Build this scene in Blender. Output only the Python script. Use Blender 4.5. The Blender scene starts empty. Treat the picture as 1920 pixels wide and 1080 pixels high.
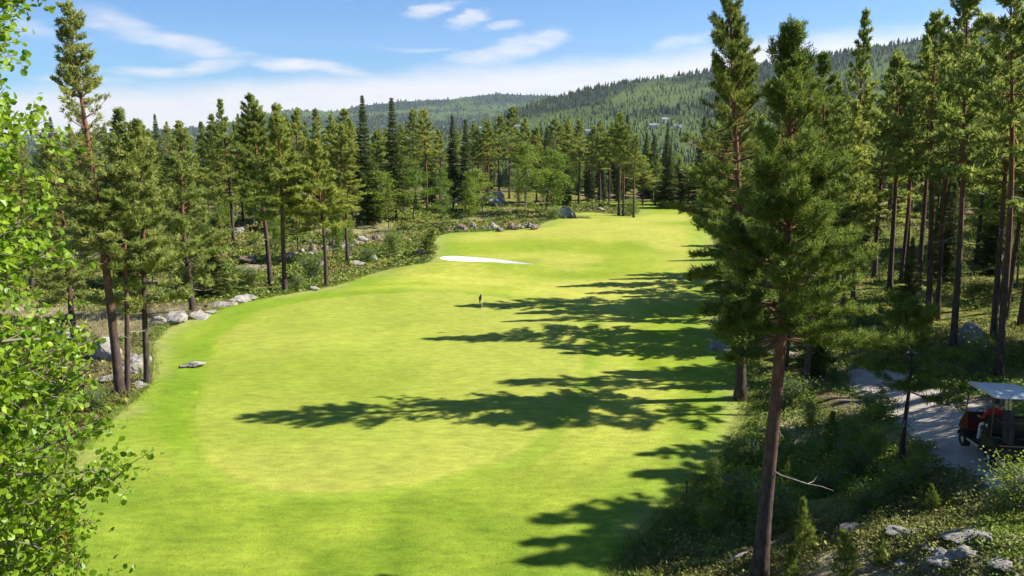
import bpy, bmesh, math, random, time
T0 = time.time()
def lap(n): print('LAP', n, round(time.time() - T0, 1))
import numpy as np
from mathutils import Vector, Matrix, Quaternion
from mathutils.geometry import delaunay_2d_cdt

# ------------------------------------------------------------------ camera, sky, sun, exposure
scene = bpy.context.scene
col = scene.collection
R = math.radians
CAM = np.array([0.0, 0.0, 11.0]); PITCH = R(11.0); FPX = 28.0 / 36.0 * 1920
cd = bpy.data.cameras.new('camera'); cam = bpy.data.objects.new('camera', cd); col.objects.link(cam)
cd.lens = 28.0; cd.sensor_width = 36.0; cd.clip_start = 0.1; cd.clip_end = 20000
cam.location = CAM; cam.rotation_euler = (R(90) - PITCH, 0, 0)
scene.camera = cam

SUN_AZ, SUN_EL = R(6.0), R(40.5)          # azimuth from +X towards +Y
SUN = Vector((math.cos(SUN_AZ) * math.cos(SUN_EL), math.sin(SUN_AZ) * math.cos(SUN_EL), math.sin(SUN_EL)))
sl = bpy.data.lights.new('sun', 'SUN'); sun = bpy.data.objects.new('sun', sl); col.objects.link(sun)
sl.energy = 5.0; sl.angle = R(0.53); sl.color = (1.0, 0.955, 0.87)
sun.rotation_euler = SUN.to_track_quat('Z', 'Y').to_euler(); sun.location = (40, 10, 60)

vs = scene.view_settings
vs.view_transform = 'Standard'; vs.look = 'None'; vs.gamma = 1.0; vs.use_curve_mapping = False
vs.exposure = 1.2
SKY_STRENGTH = 0.05

def px_dir(u, v):
    xc = (u - 960) / FPX; yc = -(v - 540) / FPX
    return np.array([xc, math.cos(PITCH) + yc * math.sin(PITCH), -math.sin(PITCH) + yc * math.cos(PITCH)])

world = bpy.data.worlds.new('World'); scene.world = world; world.use_nodes = True
wt = world.node_tree; wn = wt.nodes; wl = wt.links; wn.clear()
def wnode(t, **kw):
    n = wn.new(t)
    for k, v in kw.items(): setattr(n, k, v)
    return n
def wmath(op, a, b=None, c=None):
    n = wnode('ShaderNodeMath', operation=op)
    for i, s in enumerate((a, b, c)):
        if s is None: continue
        if isinstance(s, (int, float)): n.inputs[i].default_value = s
        else: wl.new(s, n.inputs[i])
    return n.outputs[0]
out = wnode('ShaderNodeOutputWorld'); bg = wnode('ShaderNodeBackground'); wl.new(bg.outputs[0], out.inputs[0])
bg.inputs[1].default_value = SKY_STRENGTH
sky = wnode('ShaderNodeTexSky', sky_type='NISHITA'); sky.sun_disc = False
sky.sun_elevation = SUN_EL; sky.sun_rotation = R(90) - SUN_AZ
sky.air_density = 1.0; sky.dust_density = 0.1; sky.ozone_density = 3.0; sky.altitude = 600
tc = wnode('ShaderNodeTexCoord'); sep = wnode('ShaderNodeSeparateXYZ'); wl.new(tc.outputs['Generated'], sep.inputs[0])
az = wmath('ARCTAN2', sep.outputs[0], sep.outputs[1]); el = wmath('ARCSINE', sep.outputs[2])
comb = wnode('ShaderNodeCombineXYZ'); wl.new(az, comb.inputs[0]); wl.new(el, comb.inputs[1])
def wnoise(sx, sy, scale, detail, rough, rot=0.0, loc=(0, 0, 0)):
    mp = wnode('ShaderNodeMapping'); mp.inputs['Scale'].default_value = (sx, sy, 1); mp.inputs['Rotation'].default_value = (0, 0, rot)
    mp.inputs['Location'].default_value = loc
    wl.new(comb.outputs[0], mp.inputs[0])
    n = wnode('ShaderNodeTexNoise'); n.inputs['Scale'].default_value = scale; n.inputs['Detail'].default_value = detail
    n.inputs['Roughness'].default_value = rough; wl.new(mp.outputs[0], n.inputs['Vector'])
    return n
nz = wnoise(1, 3.0, 9, 5, 0.62, R(-6))
off = wnode('ShaderNodeVectorMath', operation='SUBTRACT'); wl.new(nz.outputs['Color'], off.inputs[0]); off.inputs[1].default_value = (0.5, 0.5, 0.5)
offs = wnode('ShaderNodeVectorMath', operation='MULTIPLY'); wl.new(off.outputs[0], offs.inputs[0]); offs.inputs[1].default_value = (0.12, 0.030, 0)
wp = wnode('ShaderNodeVectorMath', operation='ADD'); wl.new(comb.outputs[0], wp.inputs[0]); wl.new(offs.outputs[0], wp.inputs[1])
def cloud(u, v, hl, ht, deg, op=1.0, soft=0.2):
    d = px_dir(u, v); a0 = math.atan2(d[0], d[1]); e0 = math.atan2(d[2], math.hypot(d[0], d[1]))
    s = wnode('ShaderNodeVectorMath', operation='SUBTRACT'); wl.new(wp.outputs[0], s.inputs[0]); s.inputs[1].default_value = (a0, e0, 0)
    m = wnode('ShaderNodeMapping'); wl.new(s.outputs[0], m.inputs[0])
    m.vector_type = 'TEXTURE'; m.inputs['Rotation'].default_value = (0, 0, R(deg)); m.inputs['Scale'].default_value = (hl / FPX, ht / FPX, 1)
    l = wnode('ShaderNodeVectorMath', operation='LENGTH'); wl.new(m.outputs[0], l.inputs[0])
    mr = wnode('ShaderNodeMapRange', interpolation_type='SMOOTHSTEP'); wl.new(l.outputs['Value'], mr.inputs[0])
    mr.inputs[1].default_value = soft; mr.inputs[2].default_value = 1.15; mr.inputs[3].default_value = op; mr.inputs[4].default_value = 0
    return mr.outputs[0]
CLOUDS = [(255, 58, 105, 22, -22, .7), (350, 86, 120, 17, -6, .8), (395, 118, 75, 15, 10, .85), (285, 133, 80, 13, 2, .8), (575, 122, 115, 15, -5, 1),
          (650, 135, 70, 10, -2, .7), (810, 22, 48, 13, 10, .85), (888, 38, 46, 12, 14, .75), (940, 51, 40, 9, 4, .65), (975, 85, 95, 22, 13, .9),
          (900, 112, 85, 22, 8, .8), (1020, 66, 50, 12, 8, .7), (1275, 78, 70, 12, 10, .6), (790, 92, 80, 6, 0, .35), (80, 45, 70, 18, -16, .45),
          (1130, 112, 60, 8, 3, .5), (150, 150, 90, 14, 0, .6)]
acc = None
for c in CLOUDS:
    m = cloud(*c)
    acc = m if acc is None else wmath('MAXIMUM', acc, m)
fine = wnoise(1, 4.5, 16, 6, 0.65, R(-8), (3, 1, 0))
fr = wnode('ShaderNodeMapRange'); wl.new(fine.outputs['Fac'], fr.inputs[0]); fr.inputs[1].default_value = .3; fr.inputs[2].default_value = .62; fr.inputs[3].default_value = .45; fr.inputs[4].default_value = 1
acc = wmath('MULTIPLY', acc, fr.outputs[0])
# the white sheet of cirrus that lies along the horizon all the way round
edge = wmath('ADD', wmath('MULTIPLY', wmath('SINE', az), 0.07), 0.083)
elw = wnode('ShaderNodeSeparateXYZ'); wl.new(wp.outputs[0], elw.inputs[0])
bm_ = wnode('ShaderNodeMapRange', interpolation_type='SMOOTHSTEP'); wl.new(wmath('SUBTRACT', elw.outputs[1], edge), bm_.inputs[0])
bm_.inputs[1].default_value = -0.022; bm_.inputs[2].default_value = 0.012; bm_.inputs[3].default_value = 0.95; bm_.inputs[4].default_value = 0
bandn = wnode('ShaderNodeMapRange'); wl.new(fine.outputs['Fac'], bandn.inputs[0]); bandn.inputs[1].default_value = .25; bandn.inputs[2].default_value = .5; bandn.inputs[3].default_value = .8; bandn.inputs[4].default_value = 1
acc = wmath('MAXIMUM', acc, wmath('MULTIPLY', bm_.outputs[0], bandn.outputs[0]))
cm = wnode('ShaderNodeMix', data_type='RGBA'); wl.new(acc, cm.inputs[0])
tint = wnode('ShaderNodeMix', data_type='RGBA', blend_type='MULTIPLY'); tint.inputs[0].default_value = 1; wl.new(sky.outputs[0], tint.inputs[6])
tint.inputs[7].default_value = (0.48, 0.87, 1.27, 1)
wl.new(tint.outputs[2], cm.inputs[6]); cm.inputs[7].default_value = (9.0, 8.7, 8.6, 1)
wl.new(cm.outputs[2], bg.inputs[0])

scene.render.engine = 'CYCLES'
scene.cycles.use_denoising = True
scene.cycles.max_bounces = 6; scene.cycles.diffuse_bounces = 3; scene.cycles.transmission_bounces = 3
scene.cycles.volume_bounces = 0; scene.cycles.transparent_max_bounces = 6
scene.cycles.sample_clamp_indirect = 6

# ------------------------------------------------------------------ small helpers
rs = np.random.RandomState
def nrm(a): return a / np.maximum(np.linalg.norm(a, axis=-1, keepdims=True), 1e-9)
def sstep(a, b, x):
    t = np.clip((x - a) / (b - a), 0, 1); return t * t * (3 - 2 * t)
def _hash(ix, iy, s):
    n = (ix * 374761393 + iy * 668265263 + s * 1442695041) & 0xFFFFFFFF
    n = ((n ^ (n >> 13)) * 1274126177) & 0xFFFFFFFF
    return ((n ^ (n >> 16)) & 0xFFFF) / 65535.0
def vnoise(x, y, s=0):
    x = np.asarray(x, float); y = np.asarray(y, float)
    ix = np.floor(x).astype(np.int64); iy = np.floor(y).astype(np.int64); fx = x - ix; fy = y - iy
    fx = fx * fx * (3 - 2 * fx); fy = fy * fy * (3 - 2 * fy)
    a = _hash(ix, iy, s); b = _hash(ix + 1, iy, s); c = _hash(ix, iy + 1, s); d = _hash(ix + 1, iy + 1, s)
    return (a * (1 - fx) + b * fx) * (1 - fy) + (c * (1 - fx) + d * fx) * fy
def fbm(x, y, sc, o=4, s=0):
    v = 0; a = .5; x = np.asarray(x, float) / sc; y = np.asarray(y, float) / sc; t = 0
    for i in range(o):
        v = v + a * vnoise(x, y, s + i * 17); t += a; a *= .5; x = x * 2.03 + 5.1; y = y * 2.03 + 1.7
    return v / t

def obj(name, me, mat=None, parent=None, loc=None):
    o = bpy.data.objects.new(name, me)
    if mat is not None and not me.materials: me.materials.append(mat)
    col.objects.link(o)
    if parent is not None: o.parent = parent
    if loc is not None: o.location = loc
    return o
def tag(o, label=None, cat=None, group=None, kind=None):
    if label: o['label'] = label
    if cat: o['category'] = cat
    if group: o['group'] = group
    if kind: o['kind'] = kind
    return o
def empty(name, loc, label, cat, group=None, rz=0):
    o = bpy.data.objects.new(name, None); col.objects.link(o); o.empty_display_size = .3
    o.location = loc; o.rotation_euler = (0, 0, rz)
    return tag(o, label, cat, group)
def tri_mesh(name, V, F, mat, tint=None, smooth=False):
    """V (n,3) floats, F (m,k) ints, one polygon size"""
    me = bpy.data.meshes.new(name); n = len(V); m, k = F.shape
    me.vertices.add(n); me.vertices.foreach_set('co', np.ascontiguousarray(V, dtype=np.float32).ravel())
    me.loops.add(m * k); me.loops.foreach_set('vertex_index', np.ascontiguousarray(F, dtype=np.int32).ravel())
    me.polygons.add(m); me.polygons.foreach_set('loop_start', np.arange(0, m * k, k, dtype=np.int32))
    me.polygons.foreach_set('use_smooth', np.full(m, smooth))
    if tint is not None:
        at = me.color_attributes.new('tint', 'FLOAT_COLOR', 'POINT')
        c = np.ones((n, 4), np.float32); c[:, :3] = tint if tint.ndim == 2 else tint[:, None]
        at.data.foreach_set('color', c.ravel())
    me.update(calc_edges=True); me.validate()
    if mat is not None: me.materials.append(mat)
    return me
class MB:
    def __init__(s): s.v = []; s.f = []
    def add(s, v, f):
        o = len(s.v); s.v += [tuple(map(float, p)) for p in v]; s.f += [tuple(i + o for i in q) for q in f]
    def tube(s, pts, rad, n=6, cap=True):
        pts = [Vector(p) for p in pts]; rings = []
        t0 = (pts[1] - pts[0]).normalized(); up = Vector((1, 0, 0)) if abs(t0.z) > .8 else Vector((0, 0, 1))
        for i, p in enumerate(pts):
            t = (pts[min(i + 1, len(pts) - 1)] - pts[max(i - 1, 0)]).normalized()
            a = t.cross(up).normalized(); b = t.cross(a); r = rad[i] if hasattr(rad, '__len__') else rad
            rings.append([p + (a * math.cos(k * 2 * math.pi / n) + b * math.sin(k * 2 * math.pi / n)) * r for k in range(n)])
        v = [q for rg in rings for q in rg]; f = []
        for i in range(len(pts) - 1):
            for k in range(n): f.append((i * n + k, i * n + (k + 1) % n, (i + 1) * n + (k + 1) % n, (i + 1) * n + k))
        if cap: f.append(tuple(range(n))[::-1]); f.append(tuple((len(pts) - 1) * n + k for k in range(n)))
        s.add(v, f)
    def box(s, c, d, rot=None):
        c = Vector(c); M = rot or Matrix.Identity(3); v = []
        for x in (-1, 1):
            for y in (-1, 1):
                for z in (-1, 1): v.append(c + M @ Vector((x * d[0] / 2, y * d[1] / 2, z * d[2] / 2)))
        s.add(v, [(0, 1, 3, 2), (4, 6, 7, 5), (0, 4, 5, 1), (2, 3, 7, 6), (0, 2, 6, 4), (1, 5, 7, 3)])
    def prism(s, prof, y0, y1):
        """profile in (x,z) extruded along y"""
        n = len(prof); v = [(p[0], y0, p[1]) for p in prof] + [(p[0], y1, p[1]) for p in prof]
        f = [tuple(range(n)), tuple(range(2 * n - 1, n - 1, -1))] + [(i, i + n, (i + 1) % n + n, (i + 1) % n) for i in range(n)]
        s.add(v, f)
    def mesh(s, name, mat, smooth=False, bevel=0.0):
        me = bpy.data.meshes.new(name); me.from_pydata(s.v, [], s.f)
        bm = bmesh.new(); bm.from_mesh(me)
        bmesh.ops.recalc_face_normals(bm, faces=bm.faces)
        if bevel > 0: bmesh.ops.bevel(bm, geom=[e for e in bm.edges if len(e.link_faces) == 2 and e.calc_face_angle(0) > .5], offset=bevel, segments=2, affect='EDGES', clamp_overlap=True)
        bm.to_mesh(me); bm.free()
        if smooth: me.polygons.foreach_set('use_smooth', np.ones(len(me.polygons), bool))
        me.materials.append(mat); me.update()
        return me

# ------------------------------------------------------------------ materials
def mat_new(name):
    m = bpy.data.materials.new(name); m.use_nodes = True; nt = m.node_tree
    return m, nt, nt.nodes['Principled BSDF'], nt.nodes['Material Output']
def N(nt, t, **kw):
    n = nt.nodes.new(t)
    for k, v in kw.items(): setattr(n, k, v)
    return n
def noise(nt, scale, detail=4, rough=.6, coord='Object', vec=(1, 1, 1)):
    t = N(nt, 'ShaderNodeTexCoord'); mp = N(nt, 'ShaderNodeMapping'); mp.inputs['Scale'].default_value = vec
    nt.links.new(t.outputs[coord], mp.inputs[0])
    n = N(nt, 'ShaderNodeTexNoise'); n.inputs['Scale'].default_value = scale; n.inputs['Detail'].default_value = detail; n.inputs['Roughness'].default_value = rough
    nt.links.new(mp.outputs[0], n.inputs['Vector']); return n
def ramp(nt, src, stops):
    r = N(nt, 'ShaderNodeValToRGB'); e = r.color_ramp.elements
    while len(e) < len(stops): e.new(.5)
    for i, (p, c) in enumerate(stops): e[i].position = p; e[i].color = (*c, 1)
    nt.links.new(src, r.inputs[0]); return r.outputs[0]
def mixc(nt, fac, a, b, mode='MIX'):
    m = N(nt, 'ShaderNodeMix', data_type='RGBA', blend_type=mode)
    for i, s in ((0, fac), (6, a), (7, b)):
        if isinstance(s, (int, float)): m.inputs[i].default_value = s
        elif isinstance(s, tuple): m.inputs[i].default_value = (*s, 1)
        else: nt.links.new(s, m.inputs[i])
    return m.outputs[2]
def bump(nt, bsdf, src, strength=.4, dist=.05):
    b = N(nt, 'ShaderNodeBump'); b.inputs['Strength'].default_value = strength; b.inputs['Distance'].default_value = dist
    nt.links.new(src, b.inputs['Height']); nt.links.new(b.outputs[0], bsdf.inputs['Normal'])
def leaf_mat(name, c0, c1, transl=.35, rough=.55, spec=.25, rnd=.35):
    """c0..c1 picked by the per-leaf tint, shifted a little for each plant"""
    m, nt, b, o = mat_new(name)
    at = N(nt, 'ShaderNodeAttribute', attribute_name='tint')
    c = mixc(nt, at.outputs['Fac'], c0, c1)
    oi = N(nt, 'ShaderNodeObjectInfo')
    mr = N(nt, 'ShaderNodeMapRange'); nt.links.new(oi.outputs['Random'], mr.inputs[0]); mr.inputs[3].default_value = 1 - rnd * .5; mr.inputs[4].default_value = 1 + rnd * .5
    hs = N(nt, 'ShaderNodeHueSaturation'); nt.links.new(c, hs.inputs['Color']); nt.links.new(mr.outputs[0], hs.inputs['Value'])
    mh = N(nt, 'ShaderNodeMapRange'); nt.links.new(oi.outputs['Random'], mh.inputs[0]); mh.inputs[3].default_value = .515; mh.inputs[4].default_value = .488
    nt.links.new(mh.outputs[0], hs.inputs['Hue'])
    nt.links.new(hs.outputs[0], b.inputs['Base Color']); b.inputs['Roughness'].default_value = rough; b.inputs['Specular IOR Level'].default_value = spec
    t = N(nt, 'ShaderNodeBsdfTranslucent'); g = N(nt, 'ShaderNodeGamma'); g.inputs[1].default_value = .88; nt.links.new(hs.outputs[0], g.inputs[0]); nt.links.new(g.outputs[0], t.inputs[0])
    ms = N(nt, 'ShaderNodeMixShader'); ms.inputs[0].default_value = transl
    nt.links.new(b.outputs[0], ms.inputs[1]); nt.links.new(t.outputs[0], ms.inputs[2]); nt.links.new(ms.outputs[0], o.inputs[0])
    return m
def plain(name, c, rough=.6, metal=0, spec=.4, var=.15, scale=20):
    m, nt, b, o = mat_new(name); n = noise(nt, scale, 4)
    lo = tuple(x * (1 - var) for x in c); hi = tuple(min(1, x * (1 + var)) for x in c)
    nt.links.new(ramp(nt, n.outputs['Fac'], [(.3, lo), (.7, hi)]), b.inputs['Base Color'])
    b.inputs['Roughness'].default_value = rough; b.inputs['Metallic'].default_value = metal; b.inputs['Specular IOR Level'].default_value = spec
    return m
M = {}
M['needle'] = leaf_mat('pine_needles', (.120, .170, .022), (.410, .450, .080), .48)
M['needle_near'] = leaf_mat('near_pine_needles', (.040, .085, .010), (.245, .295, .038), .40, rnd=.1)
M['needle_grey'] = leaf_mat('grey_pine_needles', (.140, .180, .034), (.430, .465, .110), .46, rnd=.1)
M['spruce'] = leaf_mat('spruce_needles', (.040, .070, .014), (.160, .190, .034), .36)
M['tip'] = leaf_mat('spruce_new_growth', (.14, .15, .012), (.32, .27, .03), .35)
M['birch'] = leaf_mat('birch_leaves', (.100, .175, .014), (.260, .350, .035), .5)
M['aspen'] = leaf_mat('aspen_leaves', (.150, .270, .010), (.400, .530, .035), .5, .42, .4, rnd=.5)
M['young'] = leaf_mat('young_pine_needles', (.07, .12, .014), (.28, .33, .045), .42)
M['heather'] = leaf_mat('undergrowth_leaves', (.1, .1, .1), (.1, .1, .1), .3)
def tint_direct(m, transl):
    nt = m.node_tree
    for n in list(nt.nodes):
        if n.type == 'HUE_SAT':
            at = [k for k in nt.nodes if k.type == 'ATTRIBUTE'][0]
            nt.links.new(at.outputs['Color'], n.inputs['Color'])
    return m
tint_direct(M['heather'], .3)
M['grass_blade'] = tint_direct(leaf_mat('grass_blades', (.1, .1, .1), (.1, .1, .1), .4), .4)
M['forest'] = tint_direct(leaf_mat('far_forest', (.1, .1, .1), (.1, .1, .1), .15, .8, .1), .1)

def bark(name, low, high, z0, z1):
    m, nt, b, o = mat_new(name)
    t = N(nt, 'ShaderNodeTexCoord'); s = N(nt, 'ShaderNodeSeparateXYZ'); nt.links.new(t.outputs['Object'], s.inputs[0])
    n = noise(nt, 7, 6, .7, vec=(1, 1, .35)); n2 = noise(nt, 1.2, 3)
    ad = N(nt, 'ShaderNodeMath', operation='MULTIPLY_ADD'); nt.links.new(n2.outputs['Fac'], ad.inputs[0]); ad.inputs[1].default_value = 3; nt.links.new(s.outputs[2], ad.inputs[2])
    mr = N(nt, 'ShaderNodeMapRange'); nt.links.new(ad.outputs[0], mr.inputs[0]); mr.inputs[1].default_value = z0 + 1.5; mr.inputs[2].default_value = z1 + 1.5
    lo = ramp(nt, n.outputs['Fac'], [(.35, tuple(x * .35 for x in low)), (.65, low)]); hi = ramp(nt, n.outputs['Fac'], [(.35, tuple(x * .5 for x in high)), (.65, high)])
    nt.links.new(mixc(nt, mr.outputs[0], lo, hi), b.inputs['Base Color']); b.inputs['Roughness'].default_value = .85; b.inputs['Specular IOR Level'].default_value = .15
    bump(nt, b, n.outputs['Fac'], .8, .04)
    return m
M['pine_bark'] = bark('pine_bark', (.115, .085, .070), (.26, .115, .055), 3.5, 8.5)
M['red_bark'] = bark('red_pine_bark', (.12, .082, .068), (.25, .125, .072), 2.5, 6.5)
M['dark_bark'] = bark('dark_bark', (.085, .070, .060), (.11, .08, .06), 4, 9)
M['birch_bark'] = bark('birch_bark', (.30, .29, .27), (.34, .32, .28), 2, 6)
M['aspen_bark'] = plain('aspen_bark', (.16, .14, .10), .8)
M['twig'] = plain('bleached_dead_wood', (.30, .26, .22), .8)

def rock_mat(name, c0, c1, lichen):
    m, nt, b, o = mat_new(name); n = noise(nt, 2.2, 8, .65); n2 = noise(nt, .9, 4); n3 = noise(nt, 14, 5, .7)
    c = ramp(nt, n.outputs['Fac'], [(.3, c0), (.55, c1), (.75, tuple(min(1, x * 1.25) for x in c1))])
    f = ramp(nt, n2.outputs['Fac'], [(.52, (0, 0, 0)), (.66, (.75, .75, .75))])
    c = mixc(nt, f, c, lichen)
    nt.links.new(c, b.inputs['Base Color']); b.inputs['Roughness'].default_value = .85; b.inputs['Specular IOR Level'].default_value = .2
    bump(nt, b, n3.outputs['Fac'], .7, .05); return m
M['rock'] = rock_mat('grey_rock', (.13, .12, .11), (.30, .28, .25), (.16, .15, .06))
M['pale_rock'] = rock_mat('pale_rock', (.15, .14, .12), (.35, .32, .28), (.14, .14, .06))
M['brown_rock'] = rock_mat('brown_rock', (.09, .06, .045), (.24, .18, .14), (.10, .11, .03))

def attr_ground(name, sc1, sc2, bstr, bdist, var=.5, rough=.9, st=(1, 1, 1)):
    m, nt, b, o = mat_new(name)
    at = N(nt, 'ShaderNodeAttribute', attribute_name='tint')
    n1 = noise(nt, sc1, 6, .65, vec=st); n2 = noise(nt, sc2, 5, .7)
    f1 = ramp(nt, n1.outputs['Fac'], [(.3, (1 - var,) * 3), (.7, (1 + var * .6,) * 3)])
    f2 = ramp(nt, n2.outputs['Fac'], [(.3, (1 - var * .8,) * 3), (.7, (1 + var * .5,) * 3)])
    c = mixc(nt, 1.0, mixc(nt, 1.0, at.outputs['Color'], f1, 'MULTIPLY'), f2, 'MULTIPLY')
    nt.links.new(c, b.inputs['Base Color']); b.inputs['Roughness'].default_value = rough; b.inputs['Specular IOR Level'].default_value = .1
    bump(nt, b, n2.outputs['Fac'], bstr, bdist)
    return m, nt
M['ground'], _ = attr_ground('forest_floor', .8, 6.0, .8, .12, .55)
M['turf'], tnt = attr_ground('mown_turf', 3.0, 16.0, .6, .03, .26, st=(.5, 1.2, 1))
M['path'], _ = attr_ground('gravel_path', 1.2, 18.0, .6, .03, .28)
M['sand'], _ = attr_ground('bunker_sand', 2.0, 30.0, .3, .02, .06)

# ------------------------------------------------------------------ terrain
def flat(u, v, z=0.0):
    d = px_dir(u, v); t = (z - CAM[2]) / d[2]; return (d[0] * t, d[1] * t)
def smooth_poly(p, it=2):
    p = np.array(p, float)
    for _ in range(it):
        q = np.roll(p, -1, axis=0); p = np.stack([p * .75 + q * .25, p * .25 + q * .75], 1).reshape(-1, 2)
    return p
def sdf(poly, x, y):
    """signed distance, negative inside"""
    x = np.asarray(x, float); y = np.asarray(y, float)
    if x.size <= 4000:
        a = poly[:, None, :]; b = np.roll(poly, -1, axis=0)[:, None, :]; ex = b[..., 0] - a[..., 0]; ey = b[..., 1] - a[..., 1]; wx = x[None] - a[..., 0]; wy = y[None] - a[..., 1]
        t = np.clip((wx * ex + wy * ey) / np.maximum(ex * ex + ey * ey, 1e-12), 0, 1)
        d = np.sqrt(((wx - ex * t) ** 2 + (wy - ey * t) ** 2).min(0))
        with np.errstate(divide='ignore', invalid='ignore'):
            c = ((a[..., 1] > y) != (b[..., 1] > y)) & (x < ex * (y - a[..., 1]) / ey + a[..., 0])
        return np.where(c.sum(0) % 2 == 1, -d, d)
    d = np.full(x.shape, 1e18); ins = np.zeros(x.shape, bool)
    for (ax, ay), (bx, by) in zip(poly, np.roll(poly, -1, axis=0)):
        ex, ey = bx - ax, by - ay; wx, wy = x - ax, y - ay
        t = np.clip((wx * ex + wy * ey) / max(ex * ex + ey * ey, 1e-12), 0, 1)
        d = np.minimum(d, (wx - ex * t) ** 2 + (wy - ey * t) ** 2)
        if ay != by:
            c = ((ay > y) != (by > y)) & (x < (bx - ax) * (y - ay) / (by - ay) + ax); ins ^= c
    d = np.sqrt(d); return np.where(ins, -d, d)
LPX = [(20, 1080), (110, 900), (185, 800), (262, 748), (290, 705), (284, 650), (305, 618), (390, 588), (470, 564), (540, 552), (640, 535), (700, 512),
       (760, 499), (815, 492), (812, 470), (814, 448), (835, 437), (920, 434), (1000, 429), (1030, 413), (1048, 403), (1100, 397), (1150, 402), (1188, 405), (1205, 394), (1150, 386), (1140, 380)]
RPX = [(1130, 1080), (1200, 1010), (1275, 935), (1330, 880), (1395, 800), (1402, 745), (1395, 700), (1370, 640), (1348, 610), (1352, 560), (1346, 520), (1342, 470), (1332, 430), (1326, 402), (1318, 390), (1290, 380)]
FAIR = smooth_poly([(2, 9), (-15, 9)] + [flat(*p) for p in LPX] + [flat(*p) for p in RPX[::-1]])
GREEN = smooth_poly([flat(*p) for p in [(470, 588), (405, 650), (365, 740), (372, 830), (440, 895), (560, 925), (720, 920), (860, 886), (980, 836), (1050, 760), (1075, 690), (1092, 628), (1078, 592), (1000, 568), (880, 552), (760, 548), (640, 556), (540, 568)]])
BUNK = smooth_poly([flat(*p) for p in [(822, 484), (850, 480), (900, 484), (950, 489), (990, 495), (1004, 501), (985, 503), (930, 500), (870, 493), (830, 489)]], 2)
PATH = np.array([(-900., -900.), (-899., -900.), (-899., -899.)])      # laid once the ground is known
SKY_A = ([700, 800, 900, 1000, 1100, 1200, 1290, 1450, 1600, 1750, 1920, 2300], [300, 262, 232, 199, 172, 155, 143, 128, 109, 92, 70, 60])
SKY_B = ([-400, 0, 200, 330, 400, 530, 640, 760, 850, 930, 1020, 1100, 1300, 2300], [262, 255, 250, 246, 240, 209, 208, 194, 187, 177, 181, 190, 200, 200])
def height(x, y):
    x = np.asarray(x, float); y = np.asarray(y, float); shp = x.shape; x = x.ravel(); y = y.ravel()
    r = np.hypot(x, y); h = np.zeros_like(x); near = r < 260
    if near.any():
        xn, yn = x[near], y[near]; d = sdf(FAIR, xn, yn)
        xc = np.interp(yn, [0, 18, 45, 70, 110, 130, 400], [-4, -4, 2, 6, 20, 25, 80])
        right = xn > xc; do = np.maximum(d, 0)
        bank = np.interp(yn, [0, 22, 31, 42, 70, 120], [2.7, 2.55, 1.3, .9, .8, .8])
        hr = bank * sstep(0.0, 9.5, do) + .03 * np.maximum(do - 12, 0)
        hl = -.45 * sstep(0.2, 5, do) + .03 * np.maximum(do - 14, 0)
        hh = np.where(right, hr, hl)
        rough = sstep(.3, 4, do)
        pd = sdf(PATH, xn, yn); rough = rough * sstep(0, 1.5, pd)
        hh = hh + rough * ((fbm(xn, yn, 5.0, 3, 3) - .5) * 1.1 + (fbm(xn, yn, 1.4, 2, 9) - .5) * .35)
        # mounds on the turf
        g = lambda cx, cy, sx, sy, a: a * np.exp(-((xn - cx) / sx) ** 2 - ((yn - cy) / sy) ** 2)
        ins = sstep(-.1, -1.5, d)
        hh = hh + g(6, 44.3, 5.5, 1.6, .30) * ins + g(-3.5, 64.6, 7, 2.0, .55) * ins + g(-11, 40, 4, 6, .25) * ins + g(12, 88, 9, 6, .5) * ins
        bd = sdf(BUNK, xn, yn)
        hh = hh - .45 * sstep(.1, -1.0, bd) + .12 * np.exp(-((bd - .5) / .6) ** 2)
        hh = hh + (fbm(xn, yn, 9, 2, 5) - .5) * .25 * ins
        h[near] = hh
    # the land falls away behind the hole, then climbs the wooded hillsides
    uu = 960 + FPX * np.tan(np.clip(np.arctan2(x, np.maximum(y, 1e-3)), -1.0, 1.0)) / math.cos(PITCH) * .985
    cs = y / np.maximum(r, 1e-6)
    def ridge(prof, dist):
        v = np.interp(uu, *prof); return CAM[2] + (250 - v) / FPX * dist
    RA, RB = 2300.0, 5600.0
    a = ridge(SKY_A, RA); b = ridge(SKY_B, RB)
    drop = -52 * sstep(128, 620, r)
    ta = np.clip((r - 620) / (RA - 620), 0, 1) ** 1.45; tb = np.clip((r - 2600) / (RB - 2600), 0, 1) ** 1.1
    ha = -52 + (a + 52) * ta
    ha = np.where(r > RA, -52 + (a + 52) * np.maximum(1 - (r - RA) / 1800, -.3), ha)
    hb = -60 + (b + 60) * tb; hb = np.where(r > RB, b - (r - RB) * .1, hb)
    far = np.maximum(ha, hb) + (fbm(x, y, 420, 4, 31) - .5) * 44 * sstep(620, 1500, r) * (1 - .5 * sstep(2000, 2300, r) * (r < 2600))
    h = np.where(r < 620, h * (1 - sstep(128, 260, r)) + drop * 1.0, far)
    return h.reshape(shp)
def hz(x, y): return float(height(np.array([x]), np.array([y]))[0])
def P(u, v, maxd=9000):
    """the point of the ground seen at a pixel"""
    d = px_dir(u, v); t = np.geomspace(4, maxd, 420); p = CAM + d * t[:, None]
    f = p[:, 2] - height(p[:, 0], p[:, 1]); k = np.argmax(f < 0)
    if f[k] >= 0: k = len(t) - 1
    lo, hi = t[max(k - 1, 0)], t[k]
    for _ in range(2):
        tt = np.linspace(lo, hi, 24); p = CAM + d * tt[:, None]; f = p[:, 2] - height(p[:, 0], p[:, 1]); k = int(np.argmax(f < 0)) or 23; lo, hi = tt[k - 1], tt[k]
    q = CAM + d * hi; return np.array([q[0], q[1], hz(q[0], q[1])])
PATH_C = [(2150, 965), (2020, 935), (1935, 898), (1868, 855), (1812, 808), (1768, 766), (1724, 732), (1664, 708), (1600, 692)]
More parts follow.
